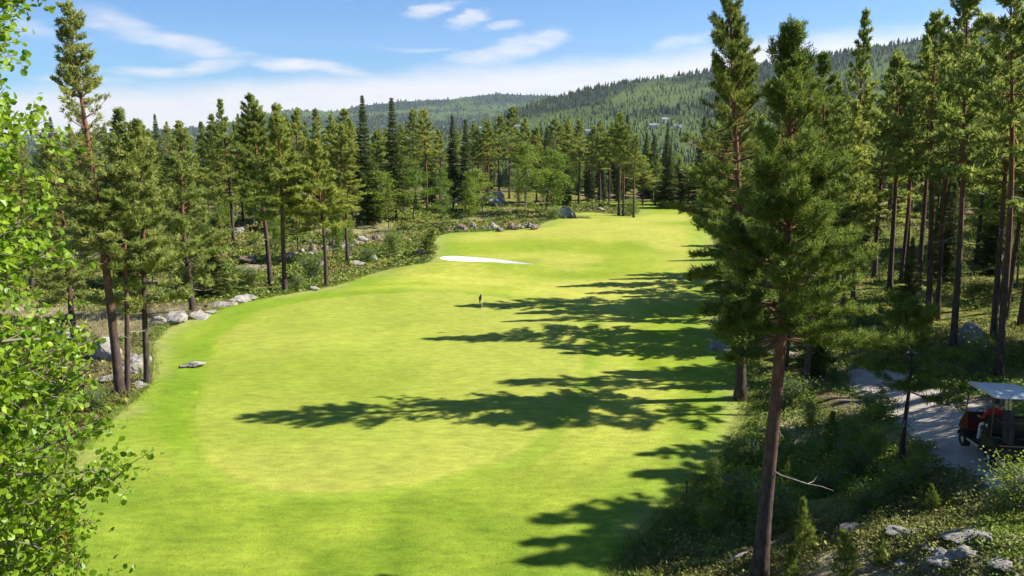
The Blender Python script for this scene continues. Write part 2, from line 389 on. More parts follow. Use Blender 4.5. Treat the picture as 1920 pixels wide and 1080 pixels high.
def _path():
    c = np.array([P(*q)[:2] for q in PATH_C]); t = nrm(np.gradient(c, axis=0)); n = np.stack([-t[:, 1], t[:, 0]], 1)
    w = np.array([1.3, 1.3, 1.35, 1.35, 1.35, 1.35, 1.4, 1.3, .6])[:, None]
    p = smooth_poly(np.concatenate([c + n * w, (c - n * w)[::-1]]), 3)
    return p + np.stack([fbm(p[:, 0], p[:, 1], .8, 2, 3) - .5, fbm(p[:, 0], p[:, 1], .8, 2, 4) - .5], 1) * .7
PATH = _path()
def clearing(x, y):
    """0 dense conifers, with a cloud shadow on the ridge put in as such .. 1 open green ground, on the far slopes"""
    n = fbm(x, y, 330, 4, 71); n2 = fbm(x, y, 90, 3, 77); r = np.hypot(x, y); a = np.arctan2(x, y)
    v = n * .7 + n2 * .3 + .13 * np.exp(-((a - .19) / .10) ** 2 - ((r - 1500) / 420) ** 2) - .10 * np.exp(-((a - .30) / .08) ** 2 - ((r - 2000) / 300) ** 2) - .34 * np.exp(-((a - .09) / .075) ** 2 - ((r - 2250) / 420) ** 2)  # the deepest dip paints a cloud shadow on the ridge as denser, darker conifers
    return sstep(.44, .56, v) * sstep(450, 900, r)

def lerp3(a, b, t): return np.array(a)[None] * (1 - t[:, None]) + np.array(b)[None] * t[:, None]
ang = np.concatenate([np.radians(np.arange(-44, 44.01, .3)), np.radians(np.arange(46.5, 314, 2.5))])
rad = np.concatenate([[0.0], np.geomspace(1.5, 9000, 350)])
A, RR = np.meshgrid(ang, rad[1:]); gx = (np.sin(A) * RR).ravel(); gy = (np.cos(A) * RR).ravel()
gx = np.concatenate([[0], gx]); gy = np.concatenate([[0], gy]); gz = height(gx, gy)
dF = np.full(gx.shape, 99.0); nr = np.hypot(gx, gy) < 300; dF[nr] = sdf(FAIR, gx[nr], gy[nr])
dP = np.full(gx.shape, 99.0); dP[nr] = sdf(PATH, gx[nr], gy[nr])
g_r = np.hypot(gx, gy)
n1 = fbm(gx, gy, 3.2, 4, 11); n2 = fbm(gx, gy, 7.5, 3, 23); n3 = fbm(gx, gy, 1.1, 3, 37)
fl = lerp3((.130, .135, .022), (.230, .220, .045), n1)
fl = fl * (1 - sstep(.5, .62, n2)[:, None]) + lerp3((.17, .12, .06), (.27, .21, .10), n3) * sstep(.5, .62, n2)[:, None]
dry = (sstep(.58, .66, fbm(gx, gy, 5.5, 3, 51)) * .8 * sstep(115, 85, gy) * (gx < 12))[:, None]; fl = fl * (1 - dry) + np.array((.34, .29, .16)) * dry
edge_g = sstep(1.8, .2, dF + (n1 - .5) * 2.4)[:, None]; fl = fl * (1 - edge_g) + np.array((.17, .20, .035)) * edge_g
wpth = sstep(1.2, .1, dP + (n3 - .5) * 1.5)[:, None]; fl = fl * (1 - wpth) + np.array((.30, .24, .18)) * wpth
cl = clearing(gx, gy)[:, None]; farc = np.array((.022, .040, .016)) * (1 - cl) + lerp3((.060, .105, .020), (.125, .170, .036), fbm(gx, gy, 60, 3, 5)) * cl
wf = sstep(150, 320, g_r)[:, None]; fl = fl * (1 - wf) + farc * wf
gz2 = gz - np.where(nr, .16 * sstep(-.05, -.5, dF) + .10 * sstep(-.12, -.5, dP), 0)
na = len(ang); nr_ = len(rad) - 1; F = []
idx = (1 + np.arange(na * nr_)).reshape(nr_, na); i2 = np.roll(idx, -1, axis=1)
Fq = np.stack([idx[:-1], i2[:-1], i2[1:], idx[1:]], -1).reshape(-1, 4)
Ft = np.stack([np.zeros(na, int), i2[0], idx[0], idx[0]], -1)
V = np.stack([gx, gy, gz2], 1)
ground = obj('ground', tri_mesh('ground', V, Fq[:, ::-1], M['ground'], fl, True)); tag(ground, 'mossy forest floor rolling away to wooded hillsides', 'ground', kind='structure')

def cdt_sheet(polys, spacing_fn, bbox):
    pts = []; edges = []
    for p in polys:
        o = len(pts); n = len(p); pts += [Vector((float(a), float(b))) for a, b in p]; edges += [(o + i, o + (i + 1) % n) for i in range(n)]
    y = bbox[1]; k = 0
    while y < bbox[3]:
        s = spacing_fn(y); x = bbox[0] + (k % 2) * s / 2
        while x < bbox[2]: pts.append(Vector((x, y))); x += s
        y += s * .87; k += 1
    vo, eo, fo, *_ = delaunay_2d_cdt(pts, edges, [], 0, 1e-5)
    return np.array([[a.x, a.y] for a in vo]), np.array([list(f) for f in fo])
V2, F2 = cdt_sheet([FAIR, GREEN, BUNK], lambda y: max(.42, y * .0125), (FAIR[:, 0].min() - 1, 8, FAIR[:, 0].max() + 1, FAIR[:, 1].max() + 1))
cen = V2[F2].mean(1); inF = sdf(FAIR, cen[:, 0], cen[:, 1]) < 0; inG = sdf(GREEN, cen[:, 0], cen[:, 1]) < 0; inB = sdf(BUNK, cen[:, 0], cen[:, 1]) < 0
x2, y2 = V2[:, 0], V2[:, 1]; z2 = height(x2, y2) + .02
dG = sdf(GREEN, x2, y2) + (fbm(x2, y2, 2.2, 3, 41) - .5) * .9; dF2 = -sdf(FAIR, x2, y2)
lo, hi_ = fbm(x2, y2, 6, 4, 61), fbm(x2, y2, 1.6, 3, 67)
turf = lerp3((.180, .265, .013), (.290, .340, .030), np.clip(lo * 1.6 - .3, 0, 1))
yel = sstep(.40, .62, fbm(x2, y2, 11, 3, 81) + .12 * sstep(55, 85, y2))[:, None]
turf = turf * (1 - yel * .7) + np.array((.410, .390, .075)) * yel * .75
gcol = lerp3((.275, .325, .042), (.350, .375, .064), np.clip(lo * 1.4 - .2, 0, 1))
wg = .72 * sstep(.3, -.3, dG)[:, None]; turf = turf * (1 - wg) + gcol * wg
ring = (sstep(.0, .4, dG) * sstep(1.5, 1.0, dG))[:, None]; turf = turf * (1 - ring * .6) + np.array((.145, .255, .012)) * ring * .6
ring = (sstep(1.4, 1.7, dG) * sstep(3.0, 2.5, dG))[:, None]; turf = turf * (1 - ring * .5) + np.array((.300, .345, .040)) * ring * .5
stripe = (.5 + .5 * np.sin((dG) * 3.2)) * sstep(0, 1, dG) * sstep(12, 4, dG); turf = turf * (1 + .15 * (stripe[:, None] - .5))
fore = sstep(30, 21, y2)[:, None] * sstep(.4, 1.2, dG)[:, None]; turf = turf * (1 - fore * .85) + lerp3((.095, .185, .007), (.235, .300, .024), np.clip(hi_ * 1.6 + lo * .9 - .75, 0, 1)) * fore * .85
edge_r = (sstep(3.5, .5, dF2))[:, None]; turf = turf * (1 - edge_r * .75) + lerp3((.13, .24, .012), (.20, .27, .03), hi_) * edge_r * .75
dryl = (sstep(1.4, .1, dF2 + (hi_ - .5) * 1.6) * sstep(.45, .6, lo + .1))[:, None]; turf = turf * (1 - dryl * .7) + np.array((.30, .29, .09)) * dryl * .7
turf *= (1 + (hi_ - .5) * .18 + (fbm(x2, y2, .7, 2, 93) - .5) * .14)[:, None]
def sheet(name, mask, mat, tint, zoff=0.0):
    f = F2[mask]; u, inv = np.unique(f.ravel(), return_inverse=True)
    v = np.stack([x2[u], y2[u], z2[u] + zoff], 1); ff = inv.reshape(-1, 3)
    a, b, c = v[ff[:, 0]], v[ff[:, 1]], v[ff[:, 2]]; fn = np.cross(b - a, c - a)[:, 2] < 0; ff[fn] = ff[fn][:, ::-1]
    return obj(name, tri_mesh(name, v, ff, mat, tint[u], True))
tag(sheet('fairway', inF & ~inG & ~inB, M['turf'], turf), 'sunlit yellow-green mown fairway winding between the pines', 'fairway', kind='structure')
tag(sheet('putting_green', inG, M['turf'], turf), 'smooth pale green putting surface around the flag', 'green', kind='structure')
sandc = np.tile(np.array((.74, .71, .66)), (len(x2), 1)) * (1 + (hi_ - .5) * .12)[:, None]
tag(sheet('sand_bunker', inB, M['sand'], sandc), 'white sand bunker sunk in the fairway', 'bunker', kind='structure')
V3, F3 = cdt_sheet([PATH], lambda y: .35 if y < 45 else 1.0, (PATH[:, 0].min() - .5, PATH[:, 1].min() - .5, PATH[:, 0].max() + .5, PATH[:, 1].max() + .5))
c3 = V3[F3].mean(1); F3 = F3[sdf(PATH, c3[:, 0], c3[:, 1]) < 0]
v3 = np.column_stack([V3, height(V3[:, 0], V3[:, 1]) + .012]); a = v3[F3]; fn = np.cross(a[:, 1] - a[:, 0], a[:, 2] - a[:, 0])[:, 2] < 0; F3[fn] = F3[fn][:, ::-1]
pt = lerp3((.38, .32, .26), (.54, .47, .40), fbm(V3[:, 0], V3[:, 1], 1.3, 3, 7))
tag(obj('path', tri_mesh('path', v3, F3, M['path'], pt, True)), 'pale gravel cart path through the right-hand wood', 'path', kind='structure')

lap('plants')
# ------------------------------------------------------------------ plants
def blades(P_, D_, L_, W_, k, spread, rng, tint, jit=.03):
    n = len(P_); p = np.repeat(P_, k, 0); d = np.repeat(nrm(D_), k, 0); L = np.repeat(L_, k) * rng.uniform(.65, 1.25, n * k); W = np.repeat(W_, k)
    d = nrm(d + spread * rng.normal(size=d.shape)); w = nrm(np.cross(d, rng.normal(size=d.shape))); p = p + jit * rng.normal(size=p.shape)
    v = np.stack([p + w * (W / 2)[:, None], p - w * (W / 2)[:, None], p + d * L[:, None]], 1).reshape(-1, 3)
    t = np.repeat(np.repeat(tint, k), 3) if tint.ndim == 1 else np.repeat(np.repeat(tint, k, 0), 3, 0)
    return v, np.arange(len(v)).reshape(-1, 3), t
def rhombs(P_, S_, rng, tint, flat_=0.5, asp=.75):
    n = len(P_); nn = rng.normal(size=(n, 3)); nn[:, 2] = np.abs(nn[:, 2]) + flat_; nn = nrm(nn)
    a = nrm(np.cross(nn, rng.normal(size=(n, 3)))); b = np.cross(nn, a); s = S_[:, None]
    v = np.stack([P_ - a * s * .5, P_ + b * s * .5 * asp + nn * s * .08, P_ + a * s * .5, P_ - b * s * .5 * asp + nn * s * .08], 1).reshape(-1, 3)
    return v, np.arange(len(v)).reshape(-1, 4), (np.repeat(tint, 4) if tint.ndim == 1 else np.repeat(tint, 4, 0))
def rotv(v, axis, a): return Quaternion(axis, a) @ v

def trunk_path(H, rng, sway, lean=0):
    ph = rng.uniform(0, 6.28, 2)
    def f(z):
        t = z / H
        return Vector((sway * (math.sin(t * 4 + ph[0]) - math.sin(ph[0])) * t + lean * t * H, sway * (math.sin(t * 3.3 + ph[1]) - math.sin(ph[1])) * t, z))
    return f
def gen_pine(seed, H=15, cs=.42, Rm=1.9, space=.42, tl=.17, tw=.022, k=14, rt=.15, sides=7, sway=.25, prof=.8, low=.75, gap=None, step=.15, droop=0., dead=6, tufty=1., nb=(3, 6), up=45, bark_m='pine_bark', mat='needle', topbush=.16):
    rng = rs(seed); mb = MB(); tp = trunk_path(H, rng, sway)
    zs = np.linspace(-.35, H, 18)
    rr = [rt * (1.0 - .93 * max(z, 0) / H) ** .85 * (1 + .5 * math.exp(-max(z, 0) / .35)) + .004 for z in zs]
    mb.tube([tp(z) for z in zs], rr, sides)
    Pn = []; Dn = []; Sn = []
    z = cs * H; lobe = rng.uniform(0, 6.28); az0 = rng.uniform(0, 6.28)
    while z < H * .985:
        t = (z - cs * H) / (H * (1 - cs)); n = rng.randint(*nb)
        dens = 1.0
        if gap and gap[0] < t < gap[1]: dens = .33
        for j in range(n):
            a = az0 + j * 6.283 / n + rng.normal() * .35
            L = Rm * (1 - t) ** prof * (low + (1 - low) * float(sstep(0, .22, np.array(t)))) * rng.uniform(.55, 1.15) * (1 + .22 * math.sin(a * 2 + lobe + z * .7)) + topbush * (1 - .5 * t) * .5
            el_ = R(-12 - droop + (up + 12) * t + rng.normal() * 9)
            d0 = Vector((math.cos(a) * math.cos(el_), math.sin(a) * math.cos(el_), math.sin(el_)))
            base = tp(z); q = [base]; d = d0.copy()
            for s in range(4):
                d = (d + Vector((rng.normal() * .10, rng.normal() * .10, .09 + rng.normal() * .07))).normalized(); q.append(q[-1] + d * L / 4)
            rb = .008 + .011 * L * rt / .15
            mb.tube(q, [rb, rb * .8, rb * .6, rb * .4, rb * .2], 4, False)
            if rng.rand() > dens * 1.2: 
                ntw = max(1, int(L * 1.5))
            else: ntw = max(3, int(L * 5 * tufty * dens) + 2)
            for m in range(ntw):
                s = (.30 + .70 * (m + rng.rand()) / ntw) * 4; i = min(int(s), 3); f_ = s - i
                o_ = q[i].lerp(q[i + 1], f_); ax = (q[i + 1] - q[i]).normalized()
                side = 1 if m % 2 else -1
                td = (rotv(ax, Vector((0, 0, 1)), side * R(rng.uniform(20, 75))) + Vector((0, 0, rng.uniform(-.05, .5)))).normalized()
                ln = (.14 + .30 * L * (1 - s / 4.6) * rng.uniform(.5, 1.1))
                nt_ = max(2, int(ln / step) + 1)
                for e in range(nt_):
                    g = (e + .6) / nt_
                    Pn.append(o_ + td * ln * g + Vector(rng.normal(size=3) * .03)); Dn.append((td + Vector((0, 0, .35 * g))).normalized()); Sn.append(rng.uniform(.8, 1.2) * (1.08 - .5 * t))
            Pn.append(q[-1]); Dn.append(d); Sn.append(1.15 - .55 * t)
        z += space * rng.uniform(.6, 1.4) * (1 - .35 * t); az0 += 1.1
    for s in np.linspace(.95, 1, 4):
        Pn.append(tp(H * s)); Dn.append(Vector((0, 0, 1))); Sn.append(.55)
    deads = []
    for j in range(dead):
        zz = H * rng.uniform(cs * .45, cs * 1.15); a = rng.uniform(0, 6.28); L = rng.uniform(.4, 1.0) * Rm * .75
        d = Vector((math.cos(a), math.sin(a), rng.uniform(-.35, .25))).normalized(); q = [tp(zz)]
        for s in range(5):
            d = (d + Vector(rng.normal(size=3) * .2)).normalized(); q.append(q[-1] + d * L / 5)
        db = MB(); db.tube(q, [.022, .018, .014, .01, .007, .003], 4, False)
        d2 = (d + Vector(rng.normal(size=3) * .6)).normalized(); db.tube([q[3], q[3] + d2 * .25, q[3] + d2 * .4 + Vector((0, 0, .1))], [.009, .006, .002], 4, False)
        deads.append(db.mesh('dead_branch', M['twig']))
    Pn = np.array([tuple(p) for p in Pn]); Dn = np.array([tuple(p) for p in Dn]); Sn = np.array(Sn)
    tint = np.clip(.50 + .30 * rng.normal(size=len(Pn)) + .6 * (fbm(Pn[:, 0] * 1 + Pn[:, 2], Pn[:, 1] + Pn[:, 2] * .7, .8, 2, seed) - .5), 0, 1)
    v, f, t = blades(Pn, Dn, tl * Sn, np.full(len(Pn), tw), k, .62, rng, tint, .035)
    tr = mb.mesh('pine_trunk', M[bark_m], True)
    return dict(H=H, trunk=tr, crown=tri_mesh('pine_crown', v, f, M[mat], t), dead=deads, n=len(f))
def gen_spruce(seed, H=14, Rm=1.5, cs=.08, k=9, rt=.14, mat='spruce', tl=.25, tw=.055, space=.40, step=.2, tipmat=None):
    rng = rs(seed); mb = MB(); tp = trunk_path(H, rng, .08)
    zs = np.linspace(-.3, H, 12); mb.tube([tp(z) for z in zs], [rt * (1 - .95 * max(z, 0) / H) + .004 for z in zs], 6)
    Pn = []; Dn = []; tips = []; Sn = []
    z = cs * H
    while z < H * .99:
        t = (z - cs * H) / (H * (1 - cs)); n = rng.randint(5, 8); a0 = rng.uniform(0, 6.28)
        for j in range(n):
            a = a0 + j * 6.283 / n + rng.normal() * .2; L = (Rm * (1 - t) ** 1.0 * rng.uniform(.45, 1.2)) * (.75 + .25 * min(1, t / .15)) + .05
            el_ = R(-22 + 55 * t ** 1.5 + rng.normal() * 6); d = Vector((math.cos(a) * math.cos(el_), math.sin(a) * math.cos(el_), math.sin(el_)))
            q0 = tp(z); q1 = q0 + d * L * .6; q2 = q0 + d * L + Vector((0, 0, .12 * L)); mb.tube([q0, q1, q2], [.018, .011, .004], 3, False)
            m = max(2, int(L / step))
            for e in range(m):
                g = (e + .7) / m; o_ = q0.lerp(q1, g / .6) if g < .6 else q1.lerp(q2, (g - .6) / .4)
                for sd in (-1, 1):
                    w = Vector((-d.y, d.x, 0)) * sd; ln = .32 * L * (1 - .75 * g) + .08
                    for h_ in (.35, .95):
                        Pn.append(o_ + (w * .8 + d * .5) * ln * h_ + Vector((0, 0, -.08 * L * h_)) + Vector(rng.normal(size=3) * .03)); Dn.append(w * .7 + d * .8 + Vector((0, 0, -.35))); Sn.append(.5 + .5 * min(1, 2.2 * (1 - t)))
                Pn.append(o_); Dn.append(d + Vector((0, 0, -.3))); Sn.append(.5 + .5 * min(1, 2.2 * (1 - t)))
            tips.append((q2, d))
        z += space * rng.uniform(.7, 1.3) * (1 - .3 * t)
    for s in np.linspace(.95, 1, 4): Pn.append(tp(H * s)); Dn.append(Vector((0, 0, 1))); Sn.append(.5)
    Pn = np.array([tuple(p) for p in Pn]); Dn = np.array([tuple(p) for p in Dn])
    tint = np.clip(.4 + .3 * rng.normal(size=len(Pn)), 0, 1)
    Sn = np.array(Sn); v, f, t = blades(Pn, Dn, tl * Sn, tw * Sn, k, .5, rng, tint, .04)
    d = dict(H=H, trunk=mb.mesh('spruce_trunk', M['dark_bark'], True), crown=tri_mesh('spruce_crown', v, f, M[mat], t), dead=[], n=len(f))
    if tipmat:
        tp_ = np.array([tuple(p) for p, _ in tips]); td = np.array([tuple(q) for _, q in tips]); tp_ = np.concatenate([tp_, tp_ - td * .15 + rng.normal(size=tp_.shape) * .08]); td = np.concatenate([td, td])
        v, f, t = blades(tp_, td, np.full(len(tp_), .12), np.full(len(tp_), .018), 26, .55, rng, rng.rand(len(tp_)), .03)
        d['tips'] = tri_mesh('spruce_tips', v, f, M[tipmat], t)
    return d
def gen_broad(seed, H=9, cs=.25, Rm=1.7, leaves=5000, size=.14, rt=.07, mat='birch', bark_m='birch_bark', stems=1):
    rng = rs(seed); mb = MB(); C = []
    for s_ in range(stems):
        lean = 0 if stems == 1 else .35; a_ = rng.uniform(0, 6.28)
        tp0 = trunk_path(H, rng, .25); tp = lambda z: tp0(z) + Vector((math.cos(a_), math.sin(a_), 0)) * lean * max(z, 0) * .6
        zs = np.linspace(-.25, H, 10); mb.tube([tp(z) for z in zs], [rt * (1 - .95 * max(z, 0) / H) + .003 for z in zs], 5)
        z = cs * H
        while z < H:
            t = (z - cs * H) / (H * (1 - cs)); a = rng.uniform(0, 6.28)
            L = Rm * (math.sin(math.pi * min(1, .22 + .78 * t)) ** .7 + .1) * rng.uniform(.6, 1.15); el_ = R(rng.uniform(15, 55))
            d = Vector((math.cos(a) * math.cos(el_), math.sin(a) * math.cos(el_), math.sin(el_))); q = [tp(z)]
            for i in range(3): d = (d + Vector(rng.normal(size=3) * .15)).normalized(); q.append(q[-1] + d * L / 3)
            mb.tube(q, [.02, .014, .008, .003], 3, False)
            for m in range(int(3 + L * 4)):
                s = rng.uniform(.3, 1.0) * 3; i = min(int(s), 2); C.append(tuple(q[i].lerp(q[i + 1], s - i) + Vector(rng.normal(size=3) * .22)))
            z += H * (1 - cs) / 34 / stems ** .0
    C = np.array(C); idx = rng.randint(0, len(C), leaves); Pn = C[idx] + rng.normal(size=(leaves, 3)) * .17
    tint = np.clip(.45 + .28 * rng.normal(size=leaves), 0, 1)
    v, f, t = rhombs(Pn, size * rng.uniform(.7, 1.3, leaves), rng, tint)
    return dict(H=H, trunk=mb.mesh('broadleaf_trunk', M[bark_m], True), crown=tri_mesh('broadleaf_crown', v, f, M[mat], t), dead=[], n=len(f) * 2)

TREES = []
def put_tree(name, kind, loc, H, label, cat, group=None, wid=1.0, rz=None, tilt=0.0, deads=True):
    s = H / kind['H']; r0 = empty(name, loc, label, cat, group)
    r0.scale = (s * wid, s * wid, s); r0.rotation_euler = (0, tilt, 0)
    rz = random.uniform(0, 6.28) if rz is None else rz
    rot = Matrix.Rotation(rz, 4, 'Z')
    for nm, key in (('trunk', 'trunk'), ('crown', 'crown'), ('new_growth', 'tips')):
        if key in kind:
            o = obj(nm, kind[key], None, r0); o.rotation_euler = (0, 0, rz)
    if deads:
        for me in kind['dead']: o = obj('dead_branch', me, None, r0); o.rotation_euler = (0, 0, rz)
    TREES.append(r0); return r0
def by_px(base, top):
    b = P(*base); d = px_dir(*top); t = b[1] / d[1]; tip = CAM + d * t
    H = tip[2] - b[2]; return (b[0], b[1], b[2] - .03), H, math.atan2(tip[0] - b[0], H)
random.seed(5)

lap('defs')
# --- the individual pines that stand out
def hero(name, base, top, label, cat='pine tree', group=None, wid=1.0, tiltmax=.08, rz=0.0, **kw):
    loc, H, tl_ = by_px(base, top); kind = gen_pine(H=H, **kw)
    return put_tree(name, kind, loc, H, label, cat, group, wid, rz, max(-tiltmax, min(tiltmax, tl_)))
hero('pine_tree', (226, 741), (140, 2), 'tall orange-trunked pine rising well above its neighbours behind the aspen', seed=11, cs=.36, Rm=2.0, prof=.65, rt=.20, k=14, tl=.22, tw=.045, tufty=1.3, nb=(4, 6), gap=(.28, .62), bark_m='red_bark', mat='needle_grey', sway=.15, dead=8, low=.9)
hero('pine_tree', (239, 737), (236, 205), 'slim red-barked pine close against the tallest orange-trunked pine', seed=12, cs=.48, Rm=1.5, rt=.12, k=14, tl=.22, tw=.045, tufty=1.3, nb=(4, 6), bark_m='red_bark', mat='needle_grey')
hero('pine_tree', (277, 719), (248, 225), 'pine with a bare straight lower trunk nearest the flat stone in the turf', seed=13, cs=.32, Rm=2.4, rt=.14, k=14, tl=.22, tw=.045, tufty=1.3, nb=(4, 6), prof=.78, mat='needle_grey')
hero('pine_tree', (362, 584), (326, 240), 'bushy pine rooted between pale rocks at the turf edge', seed=14, cs=.26, Rm=2.9, rt=.19, k=14, tl=.23, tw=.05, tufty=1.3, nb=(4, 6), prof=.78, mat='needle_grey')
hero('pine_tree', (142, 662), (92, 262), 'pine half hidden behind the aspen leaves beside the pale boulder', seed=15, cs=.30, Rm=2.7, rt=.17, k=14, tl=.22, tw=.045, tufty=1.3, nb=(4, 6), prof=.78, bark_m='red_bark', mat='needle_grey')
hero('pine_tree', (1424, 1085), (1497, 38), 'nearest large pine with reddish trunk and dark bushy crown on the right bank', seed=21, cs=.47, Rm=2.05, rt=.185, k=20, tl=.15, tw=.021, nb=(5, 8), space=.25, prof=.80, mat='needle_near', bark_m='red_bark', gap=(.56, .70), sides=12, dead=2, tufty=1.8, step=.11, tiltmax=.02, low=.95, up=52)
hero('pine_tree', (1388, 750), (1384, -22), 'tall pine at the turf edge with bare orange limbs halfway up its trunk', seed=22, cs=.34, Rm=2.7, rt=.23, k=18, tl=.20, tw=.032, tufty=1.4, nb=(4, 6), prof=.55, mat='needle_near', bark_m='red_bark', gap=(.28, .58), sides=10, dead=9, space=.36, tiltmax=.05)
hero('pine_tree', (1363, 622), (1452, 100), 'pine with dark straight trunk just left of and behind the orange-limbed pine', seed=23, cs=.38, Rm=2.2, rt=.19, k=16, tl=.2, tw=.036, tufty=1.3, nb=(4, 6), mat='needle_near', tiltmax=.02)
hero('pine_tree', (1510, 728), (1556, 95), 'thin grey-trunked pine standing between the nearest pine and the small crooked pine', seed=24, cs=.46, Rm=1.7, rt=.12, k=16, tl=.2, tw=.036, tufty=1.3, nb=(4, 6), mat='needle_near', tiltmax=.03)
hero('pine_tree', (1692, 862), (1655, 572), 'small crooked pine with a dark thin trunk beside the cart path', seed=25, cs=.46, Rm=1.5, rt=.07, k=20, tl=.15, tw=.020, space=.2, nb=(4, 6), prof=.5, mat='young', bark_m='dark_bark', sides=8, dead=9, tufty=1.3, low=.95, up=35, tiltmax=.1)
hero('pine_tree', (508, 536), (478, 176), 'left tall pine of the pair standing on the dry rocky edge', seed=31, cs=.46, Rm=2.7, rt=.20, k=12, tl=.28, tw=.062, tufty=1.25, nb=(4, 6), tiltmax=.06)
hero('pine_tree', (535, 546), (513, 194), 'right tall pine of the pair standing on the dry rocky edge', seed=32, cs=.43, Rm=2.6, rt=.18, k=12, tl=.28, tw=.062, tufty=1.25, nb=(4, 6), tiltmax=.06)
hero('pine_tree', (612, 536), (606, 262), 'lone pine with a clean straight trunk at the heathery turf edge', seed=33, cs=.42, Rm=2.5, rt=.15, k=12, tl=.28, tw=.062, tufty=1.25, nb=(4, 6))

lap('heroes')
PV = [gen_pine(seed=40 + i, H=15, cs=c, Rm=r * 1.38, rt=.17, k=8, tl=.30, tw=.075, space=.46, step=.2, sides=6, prof=p, dead=4, nb=(4, 6), tufty=.95) for i, (c, r, p) in enumerate([(.38, 2.0, .85), (.50, 1.8, .75), (.42, 2.2, .95), (.58, 1.7, .7), (.30, 2.0, 1.0), (.52, 1.5, .9)])]
SV = [gen_spruce(60 + i, H=14, Rm=r, cs=c) for i, (r, c) in enumerate([(1.85, .06), (1.55, .16), (2.3, .05)])]
BV = [gen_broad(70, 9, .22, 1.9), gen_broad(71, 8, .12, 1.6, 5500), gen_broad(72, 10, .3, 1.5)]
YV = [gen_pine(seed=80 + i, H=3, cs=.08, Rm=.8, rt=.035, k=14, tl=.16, tw=.02, space=.16, step=.13, sides=5, prof=.75, dead=0, mat='young', up=60, tufty=1.4, topbush=.2) for i in range(2)]
SHR = [gen_broad(90, 2.0, .08, .75, 2200, .10, .02, stems=4), gen_broad(91, 1.4, .05, .8, 2000, .09, .02, stems=5)]
ORD = ['first', 'second', 'third', 'fourth', 'fifth', 'sixth', 'seventh', 'eighth', 'ninth', 'tenth', 'eleventh', 'twelfth', 'thirteenth', 'fourteenth', 'fifteenth', 'sixteenth', 'seventeenth', 'eighteenth', 'nineteenth', 'twentieth', 'twenty-first', 'twenty-second', 'twenty-third', 'twenty-fourth', 'twenty-fifth', 'twenty-sixth', 'twenty-seventh', 'twenty-eighth', 'twenty-ninth', 'thirtieth', 'thirty-first', 'thirty-second', 'thirty-third', 'thirty-fourth', 'thirty-fifth', 'thirty-sixth', 'thirty-seventh', 'thirty-eighth', 'thirty-ninth', 'fortieth']

lap('variants')
# --- single trees picked out of the left-hand wood: (kind, base, top, width, label)
SINGLE = [
 ('p3', (652, 491), (648, 320), .9, 'smaller pine between the lone straight pine and the stone ditch'),
 ('p4', (438, 452), (436, 186), 1.1, 'pine with a pale thin trunk left of the tall pair'),
 ('s2', (400, 556), (396, 448), 1.0, 'low dark young spruce beside the dry hollow'),
 ('s0', (690, 422), (680, 179), 1.15, 'pointed dark spruce, left one of the two tallest spires in the middle'),
 ('s1', (743, 413), (723, 184), 1.3, 'pointed spruce, right one of the two tallest spires in the middle'),
 ('s1', (850, 393), (846, 217), 1.1, 'slender dark spruce, left of the narrow pair behind the pale boulders'),
 ('s1', (873, 397), (868, 224), 1.1, 'slender dark spruce, right of the narrow pair behind the pale boulders'),
 ('p1', (955, 373), (955, 199), 1.2, 'tallest broad-topped pine behind the bank of stones'),
 ('b0', (985, 402), (985, 270), 1.1, 'light green birch left of the big grey boulder'),
 ('b1', (1024, 399), (1024, 283), 1.2, 'light green birch next to the big grey boulder'),
 ('p3', (1160, 404), (1157, 210), 1.0, 'tall bare-stemmed pine left of the round bush on the fairway edge'),
 ('p3', (1168, 405), (1172, 236), .9, 'slim pine close to the right of the tall bare-stemmed pine'),
 ('p5', (1188, 408), (1192, 252), .9, 'pine standing at the round bush on the far fairway edge'),
 ('s0', (1250, 390), (1249, 292), 1.35, 'broad dark spruce at the far end of the fairway'),
 ('b1', (702, 418), (700, 322), 1.2, 'leafy birch between the two pointed spruces'),
 ('b2', (560, 440), (562, 330), 1.1, 'pale leafy birch seen between the tall pair and the lone pine'),
 ('b0', (775, 412), (775, 318), 1.2, 'leafy birch right of the taller pointed spruce'),
 ('b1', (905, 400), (905, 318), 1.0, 'small leafy birch in front of the pale boulders'),
]
KIND = {**{'p%d' % i: k for i, k in enumerate(PV)}, **{'s%d' % i: k for i, k in enumerate(SV)}, **{'b%d' % i: k for i, k in enumerate(BV)}}
NAME = {'p': ('pine_tree', 'pine tree'), 's': ('spruce_tree', 'spruce tree'), 'b': ('birch_tree', 'birch tree')}
for kd, b, t, w, lab in SINGLE:
    loc, H, tl_ = by_px(b, t); nm, cat = NAME[kd[0]]
    put_tree(nm, KIND[kd], loc, H, lab, cat, None, w * 15 / max(H, 6) * (1 if kd[0] == 'p' else .9), None, 0)
# --- ranks of background trees, counted from the left
def rank(rows, phrase, group, default='p'):
    rows = sorted(rows, key=lambda r: r[0]); cnt = {}
    for i, (u, tv, bv, kd, w) in enumerate(rows):
        loc, H, tl_ = by_px((u, bv), (u, tv)); nm, cat = NAME[kd[0]]; cnt[kd[0]] = cnt.get(kd[0], 0) + 1
        put_tree(nm, KIND[kd], loc, H, '%s %s from the left %s' % (ORD[cnt[kd[0]] - 1], cat.split()[0], phrase), cat, group, w * 15 / max(H, 6) ** 1.0, None, 0, deads=False)
rank([(20, 250, 560, 'p0', 1.1), (60, 285, 540, 'p4', 1.1), (115, 300, 520, 'p2', 1.1), (180, 262, 500, 'p0', 1.1), (272, 238, 470, 'p4', 1.0), (300, 246, 450, 'p2', 1.0), (352, 226, 448, 'p0', 1.2), (385, 228, 430, 'p4', 1.0), (414, 214, 434, 'p2', 1.0), (456, 232, 415, 'p0', 1.0)], 'in the back rank left of the tall pair', 'trees in the left back rank')
